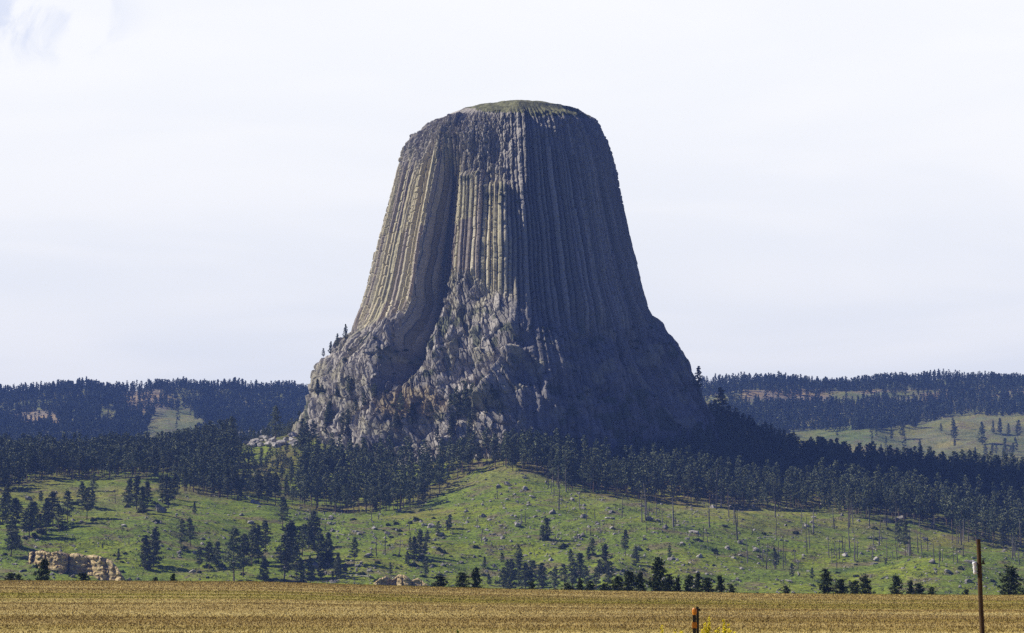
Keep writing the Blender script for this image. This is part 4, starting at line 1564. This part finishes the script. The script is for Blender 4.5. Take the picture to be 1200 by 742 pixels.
# ------------------------------------------------------------------ sandstone ledges and rock piles
def ledge(name, label, px0, px1, row_top, row_bot, seed, mat, ncol=9, depth=14, lump=2.2, dist=None):
    """a broken rock step standing out of the slope, from column px0 to px1; row_top/row_bot may be lists along it"""
    nu, nv = 150, 40
    u = np.linspace(0, 1, nu)
    pxu = px0 + (px1 - px0) * u
    rt = np.interp(u, np.linspace(0, 1, len(row_top)), row_top)
    rb = np.interp(u, np.linspace(0, 1, len(row_bot)), row_bot)
    if dist is None:
        base = [hit(p, r, (0,)) for p, r in zip(pxu, rb)]
        yb_ = np.array([b.y if b else 1470 for b in base])
        yb_ = blur_axis(yb_[:, None], 8, 0)[:, 0]
    else:
        yb_ = np.full(nu, float(dist))
    ztop = np.array([zrow(r, y) for r, y in zip(rt, yb_)])
    zbot = np.array([zrow(r, y) for r, y in zip(rb, yb_)])
    V = np.zeros((nu, nv + 12, 3))
    for j in range(nv):
        t = j / (nv - 1)
        x = (pxu - 600) / F * yb_
        z = zbot - 2.5 + (ztop - zbot + 2.5) * t
        s = x
        w1, w2, wi, wj = worley(s / ((px1 - px0) * 0.5 / ncol) + 0.15 * fbm2(s / 4, z / 4, seed), z / 45.0 + 100, seed)
        k1, k2, ki, kj = worley(s / 1.6, z / 1.3, seed + 5)
        dd = lump * 2.0 * (wi - 0.5) + 0.6 * lump * np.clip((w2 - w1) * 4, 0, 1) + 1.6 * (kj > 0.8) + 0.6 * (ki - 0.5) + 0.5 * np.sin(z * 1.9 + 2 * vn2(s / 6, s * 0, seed)) * 0.6
        dd = dd + 0.9 * sstep(0.80, 0.84, np.full(nu, t)) - 1.5 * sstep(0.9, 1.0, np.full(nu, t)) ** 2 * 1.5
        endt = sstep(0, 0.05, u) * sstep(1, 0.93, u)
        y = yb_ - dd * endt + (1 - endt) * 3
        V[:, j] = np.stack([x, y, z], -1)
    for j in range(12):
        t = (j + 1) / 12
        x = V[:, nv - 1, 0]
        y = V[:, nv - 1, 1] + depth * t
        zt = ztop + (H(x, y) - 0.5 - ztop) * t + 0.7 * fbm2(x / 3, y / 3, seed + 9, 2)
        V[:, nv + j] = np.stack([x, y, zt], -1)
    me = mesh_np(name, V.reshape(-1, 3), grid_faces(nu, nv + 12), False)
    o = obj(name, me, mat)
    return o


def sand_mat():
    m, nt, b = base_mat('sandstone', 0.95, 0.08)
    p = pos(nt)
    f = noise(nt, mapping(nt, p, (1, 1, 2.2)), 0.35, 5, 0.65)
    s = noise(nt, mapping(nt, p, (0.15, 0.15, 2.2)), 0.9, 3, 0.6)
    c = mixc(nt, maprange(nt, f, 0.35, 0.65), (0.34, 0.25, 0.12), (0.68, 0.55, 0.29))
    c = mixc(nt, mathn(nt, 'MULTIPLY', maprange(nt, s, 0.50, 0.60), 0.75), c, (0.17, 0.13, 0.095))
    nt.links.new(c, b.inputs['Base Color'])
    return m


M_sand = sand_mat()
o = ledge('sandstone_ledge', '', 34, 152, [648, 646, 645, 648, 646, 649, 648, 651, 650, 653, 657, 668, 684], [655, 660, 669, 664, 671, 667, 673, 670, 676, 680, 684, 687, 690], 61, M_sand, ncol=5, lump=4.2)
tag(o, 'tan sandstone ledge of blocky buttresses at the foot of the left meadow', 'rock ledge')
o = ledge('sandstone_ledge', '', 438, 506, [684, 678, 675, 679, 673, 674, 680, 677, 683, 687], [686, 686, 687, 685, 686, 688, 687, 688, 689, 690], 71, M_sand, ncol=7, lump=2.4, depth=8)
tag(o, 'low pale sandstone ledge behind the field crest under the dark boulders', 'rock ledge')
for k in range(14):
    put_rock(random.uniform(45, 155), random.uniform(672, 692), random.uniform(4, 9), 'fallen block lying at the foot of the tan sandstone ledge', 'fallen blocks below the sandstone ledge')
for k in range(10):
    put_shrub(random.uniform(40, 155), random.uniform(650, 690), random.uniform(4, 9), 'small bush growing along the tan sandstone ledge', 'bushes along the sandstone ledge')

for k in range(48):
    px = random.uniform(284, 346)
    put_rock(px, random.uniform(503, 524), random.uniform(8, 19), 'pale grey boulder of the rubble ridge left of the tower', 'pale boulders of the rubble ridge', (0, 1))
    bpy.context.scene.collection.objects[-1].data = PALE[k % 9]
print('boulders', NB[0])

# ------------------------------------------------------------------ dry grass on the field
rg = np.random.default_rng(99)
nt_ = 480000
yy = 128 + (455 - 128) * rg.uniform(0, 1, nt_) ** 0.85
xx = (rg.uniform(-420, 1620, nt_) - 600) / F * yy
zz = H(xx, yy)
hgt = (0.05 + 0.10 * rg.uniform(0, 1, nt_) ** 2) * (0.7 + 0.7 * vn2(xx / 9, yy / 3, 5))
wd = 0.022 + 0.00016 * yy
an = rg.uniform(0, np.pi, nt_)
lx, ly = rg.normal(0, 0.09, nt_), rg.normal(0, 0.05, nt_)
V = np.concatenate([np.stack([xx - np.cos(an) * wd, yy - np.sin(an) * wd, zz - 0.03], -1), np.stack([xx + np.cos(an) * wd, yy + np.sin(an) * wd, zz - 0.03], -1), np.stack([xx + lx, yy + ly, zz + hgt], -1)])
Fc = np.stack([np.arange(nt_), np.arange(nt_) + nt_, np.arange(nt_) + 2 * nt_], -1)
o = obj('dry_grass', mesh_np('dry_grass', V, Fc), M_blades)
tag(o, 'short golden stubble covering the foreground field', 'grass', kind='stuff')

# ------------------------------------------------------------------ utility pole
def wood_mat():
    m, nt, b = base_mat('pole_wood', 0.85, 0.15)
    p = pos(nt)
    f = noise(nt, mapping(nt, p, (9, 9, 0.5)), 3.0, 5, 0.7)
    c = mixc(nt, maprange(nt, f, 0.3, 0.7), (0.03, 0.020, 0.012), (0.12, 0.075, 0.035))
    nt.links.new(c, b.inputs['Base Color'])
    return m


def flat(name, c, rough=0.5, spec=0.4, metal=0.0):
    m, nt, b = base_mat(name, rough, spec)
    f = noise(nt, pos(nt), 12, 4, 0.6)
    nt.links.new(mixc(nt, f, tuple(x * 0.8 for x in c), tuple(min(1, x * 1.15) for x in c)), b.inputs['Base Color'])
    b.inputs['Metallic'].default_value = metal
    return m


M_wood = wood_mat()
M_white = flat('white_porcelain', (0.78, 0.80, 0.82), 0.35)
M_iron = flat('dark_iron', (0.05, 0.045, 0.04), 0.7)
dp = 90.0
xb, xt = xpx(1152.5, 760, dp), xpx(1147, 632, dp)
zb, zt = float(H(xb, dp)), float(zrow(632, dp))
pole = bpy.data.objects.new('utility_pole', None)
COL.objects.link(pole)
lean = (xt - xb) * (zt - zb) / (zrow(632, dp) - zrow(760, dp))
pole.location = (xb, dp, zb)
tag(pole, 'short weathered wooden utility pole leaning left at the field\'s right edge', 'utility pole')
hp_ = zt - zb
mb = MB()
tt = np.linspace(-0.06, 1, 12)
mb.tube([(lean * t + 0.008 * math.sin(t * 9), 0, hp_ * t) for t in tt], [0.098 - 0.024 * max(t, 0) for t in tt], 14)
obj('shaft', mb.mesh('shaft', True), M_wood, pole)
tb = (float(zrow(660, dp)) - zb) / hp_
xc = lean * tb
mb = MB()
mb.box((xc - 0.12, -0.02, hp_ * tb), (0.12, 0.025, 0.02))
mb.box((xc + 0.13, -0.02, hp_ * tb - 0.02), (0.08, 0.02, 0.02))
obj('bracket', mb.mesh('bracket'), M_iron, pole)
mb = MB()
xi, zi = xc - 0.18, hp_ * tb
prof = [(0.03, 0.05), (0.07, 0.04), (0.085, 0.0), (0.07, -0.05), (0.06, -0.12), (0.075, -0.16), (0.06, -0.22), (0.06, -0.30), (0.07, -0.34), (0.03, -0.40)]
mb.tube([(xi - 0.0 + 0.02 * k / 9, -0.02, zi + z) for k, (r, z) in enumerate(prof)], [r for r, z in prof], 12)
mb.tube([(xi, -0.02, zi + 0.05), (xi - 0.05, -0.02, zi + 0.08)], [0.03, 0.03], 8)
obj('insulator', mb.mesh('insulator', True), M_white, pole)
mb = MB()
mb.tube([(xc + 0.14, -0.02, zi - 0.04), (xc + 0.14, -0.02, zi + 0.10)], [0.05, 0.035], 8)
mb.tube([(xc + 0.14, -0.02, zi + 0.11), (xc + 0.13, -0.02, zi + 0.19)], [0.02, 0.02], 6)
obj('clamp', mb.mesh('clamp', True), M_iron, pole)

# ------------------------------------------------------------------ marker post and its fence post
M_orange = flat('orange_reflector', (0.62, 0.22, 0.015), 0.45)
M_blackp = flat('black_painted_post', (0.018, 0.018, 0.02), 0.5)
dm = 41.0


def at_m(px, row):
    return float(xpx(px, row, dm)), float(zrow(row, dm))


x0, ztop = at_m(813.6, 713)
gz = float(H(x0, dm))
mk = bpy.data.objects.new('marker_post', None)
COL.objects.link(mk)
mk.location = (x0, dm, gz)
tag(mk, 'black marker post with an orange cap and orange band at the field\'s near edge', 'marker post')
hm = ztop - gz
pxm = dm / F
mb = MB()
mb.box((0, 0, hm / 2 - 0.05), (1.9 * pxm, 0.012, hm / 2 + 0.04))
mb.box((0.0, -0.018, hm / 2 - 0.05), (0.6 * pxm, 0.010, hm / 2 + 0.03))
obj('post', mb.mesh('post'), M_blackp, mk)
mb = MB()
mb.tube([(0.1 * pxm, -0.03, hm - 0.105), (0, -0.03, hm - 0.06), (0, -0.03, hm - 0.02), (0.6 * pxm, -0.03, hm + 0.004)], [2.2 * pxm, 2.9 * pxm, 2.8 * pxm, 2.0 * pxm], 10)
obj('orange_cap', mb.mesh('orange_cap'), M_orange, mk)
mb = MB()
mb.box((0, -0.022, hm - 19.5 * pxm), (2.8 * pxm, 0.020, 3.4 * pxm))
obj('orange_band', mb.mesh('orange_band'), M_orange, mk)
x1, zt1 = at_m(818.2, 711)
fp = bpy.data.objects.new('fence_post', None)
COL.objects.link(fp)
fp.location = (x1, dm + 0.15, gz)
tag(fp, 'slim dark metal fence post close behind the orange-capped marker', 'fence post')
hf = zt1 - gz
mb = MB()
mb.box((0, 0, hf / 2 - 0.05), (1.5 * pxm, 0.006, hf / 2 + 0.05))
mb.box((0, -0.02, hf / 2 - 0.05), (0.35 * pxm, 0.016, hf / 2 + 0.04))
obj('post', mb.mesh('post'), M_blackp, fp)
mb = MB()
mb.tube([(1.9 * pxm, 0, hf - 4.8 * pxm), (2.7 * pxm, 0, hf - 4.4 * pxm), (2.2 * pxm, 0, hf - 2.3 * pxm)], [1.0 * pxm, 1.2 * pxm, 0.5 * pxm], 8)
mb.box((0.8 * pxm, 0, hf - 4.2 * pxm), (1.4 * pxm, 0.01, 0.5 * pxm))
obj('wire_clip', mb.mesh('wire_clip'), M_iron, fp)

# ------------------------------------------------------------------ yellow sweet clover
M_yel = simple('yellow_petals', (0.85, 0.72, 0.02), (1.0, 0.88, 0.05), 30, 0.7, 0.2)
M_stem = simple('green_stem', (0.10, 0.16, 0.03), (0.18, 0.24, 0.05), 20, 0.8, 0.2)


def flower(px, row, h_px, spikes, seed, label, green=False, d=41.0):
    rg_ = random.Random(seed)
    x = float(xpx(px, row, d))
    zt_ = float(zrow(row, d))
    g = float(H(x, d))
    o = bpy.data.objects.new('wild_flower' if not green else 'weed', None)
    COL.objects.link(o)
    o.location = (x, d + rg_.uniform(-0.4, 0.4), g)
    tag(o, label, 'wild flower' if not green else 'weed', None if green else 'yellow flowers by the marker post')
    top = zt_ - g
    st, pt = MB(), MB()
    for k in range(spikes):
        bx, by = rg_.uniform(-0.05, 0.05), rg_.uniform(-0.05, 0.05)
        ex = (rg_.uniform(-1, 1)) * 0.055 * math.sqrt(spikes)
        ey = rg_.uniform(-0.08, 0.08)
        hh = top * (1 - 0.16 * rg_.random() * (k > 0))
        st.tube([(bx, by, -0.05), (bx * 0.5 + ex * 0.4, ey * 0.5, hh * 0.55), (ex, ey, hh - 0.04)], [0.005, 0.004, 0.003], 4)
        for q in range(46):
            t = rg_.random()
            zz_ = hh - 0.20 * t
            r_ = 0.008 + 0.012 * t
            a = rg_.uniform(0, 6.28)
            c = np.array([ex * (1 - 0.1 * t) + math.cos(a) * r_, ey + math.sin(a) * r_, zz_])
            dv = np.array([math.cos(a), math.sin(a), 0.4]) * 0.026
            up_ = np.array([0, 0, 0.010])
            sd_ = np.array([-math.sin(a), math.cos(a), 0]) * 0.014
            (pt if not green else st).add([c - sd_, c + sd_, c + dv + up_, c + dv - up_], [(0, 1, 2), (0, 1, 3)])
        for q in range(10):
            t = rg_.uniform(0.3, 0.8)
            a = rg_.uniform(0, 6.28)
            c = np.array([bx + (ex - bx) * t, by + (ey - by) * t, hh * t])
            dv = np.array([math.cos(a) * 0.05, math.sin(a) * 0.05, 0.03])
            sd_ = np.array([-math.sin(a), math.cos(a), 0]) * 0.012
            st.add([c, c + dv * 0.5 + sd_, c + dv, c + dv * 0.5 - sd_], [(0, 1, 2), (0, 2, 3)])
    obj('stems', st.mesh('stems'), M_stem, o)
    if not green:
        obj('petals', pt.mesh('petals'), M_yel, o)


flower(779, 733, 9, 5, 1, 'short yellow flower cluster left of the marker post')
flower(799, 738, 5, 4, 2, 'yellow flower tips at the frame\'s bottom just left of the marker post')
flower(828, 722, 15, 4, 3, 'tall yellow flower spike just right of the marker post')
flower(833, 735, 8, 6, 4, 'low spreading yellow flowers right of the marker post')
flower(843, 737, 6, 4, 5, 'small yellow flower tips between the two tall spikes')
flower(853, 726, 14, 5, 6, 'tall leaning yellow flower spike farthest right of the marker post')
flower(861, 739, 4, 3, 7, 'yellow flower tips at the bottom right of the row')
flower(533, 739, 4, 5, 8, 'small green weed at the bottom edge of the field left of the marker', True)

# ------------------------------------------------------------------ haze
mb = MB()
x0_, x1_, y0_, y1_, z0_, z1_ = -9600, 9600, -220, 9100, -25, 425
mb.box(((x0_ + x1_) / 2, (y0_ + y1_) / 2, (z0_ + z1_) / 2), ((x1_ - x0_) / 2, (y1_ - y0_) / 2, (z1_ - z0_) / 2))
hm_ = bpy.data.materials.new('haze_air')
hm_.use_nodes = True
hn_ = hm_.node_tree
hn_.nodes.clear()
pv = hn_.nodes.new('ShaderNodeVolumePrincipled')
pv.inputs['Color'].default_value = (0.21, 0.36, 0.93, 1)
pv.inputs['Density'].default_value = 0.000078
pv.inputs['Anisotropy'].default_value = 0.0
mo = hn_.nodes.new('ShaderNodeOutputMaterial')
hn_.links.new(pv.outputs[0], mo.inputs['Volume'])
hz_ = obj('haze', mb.mesh('haze'), hm_)
tag(hz_, kind='stuff')
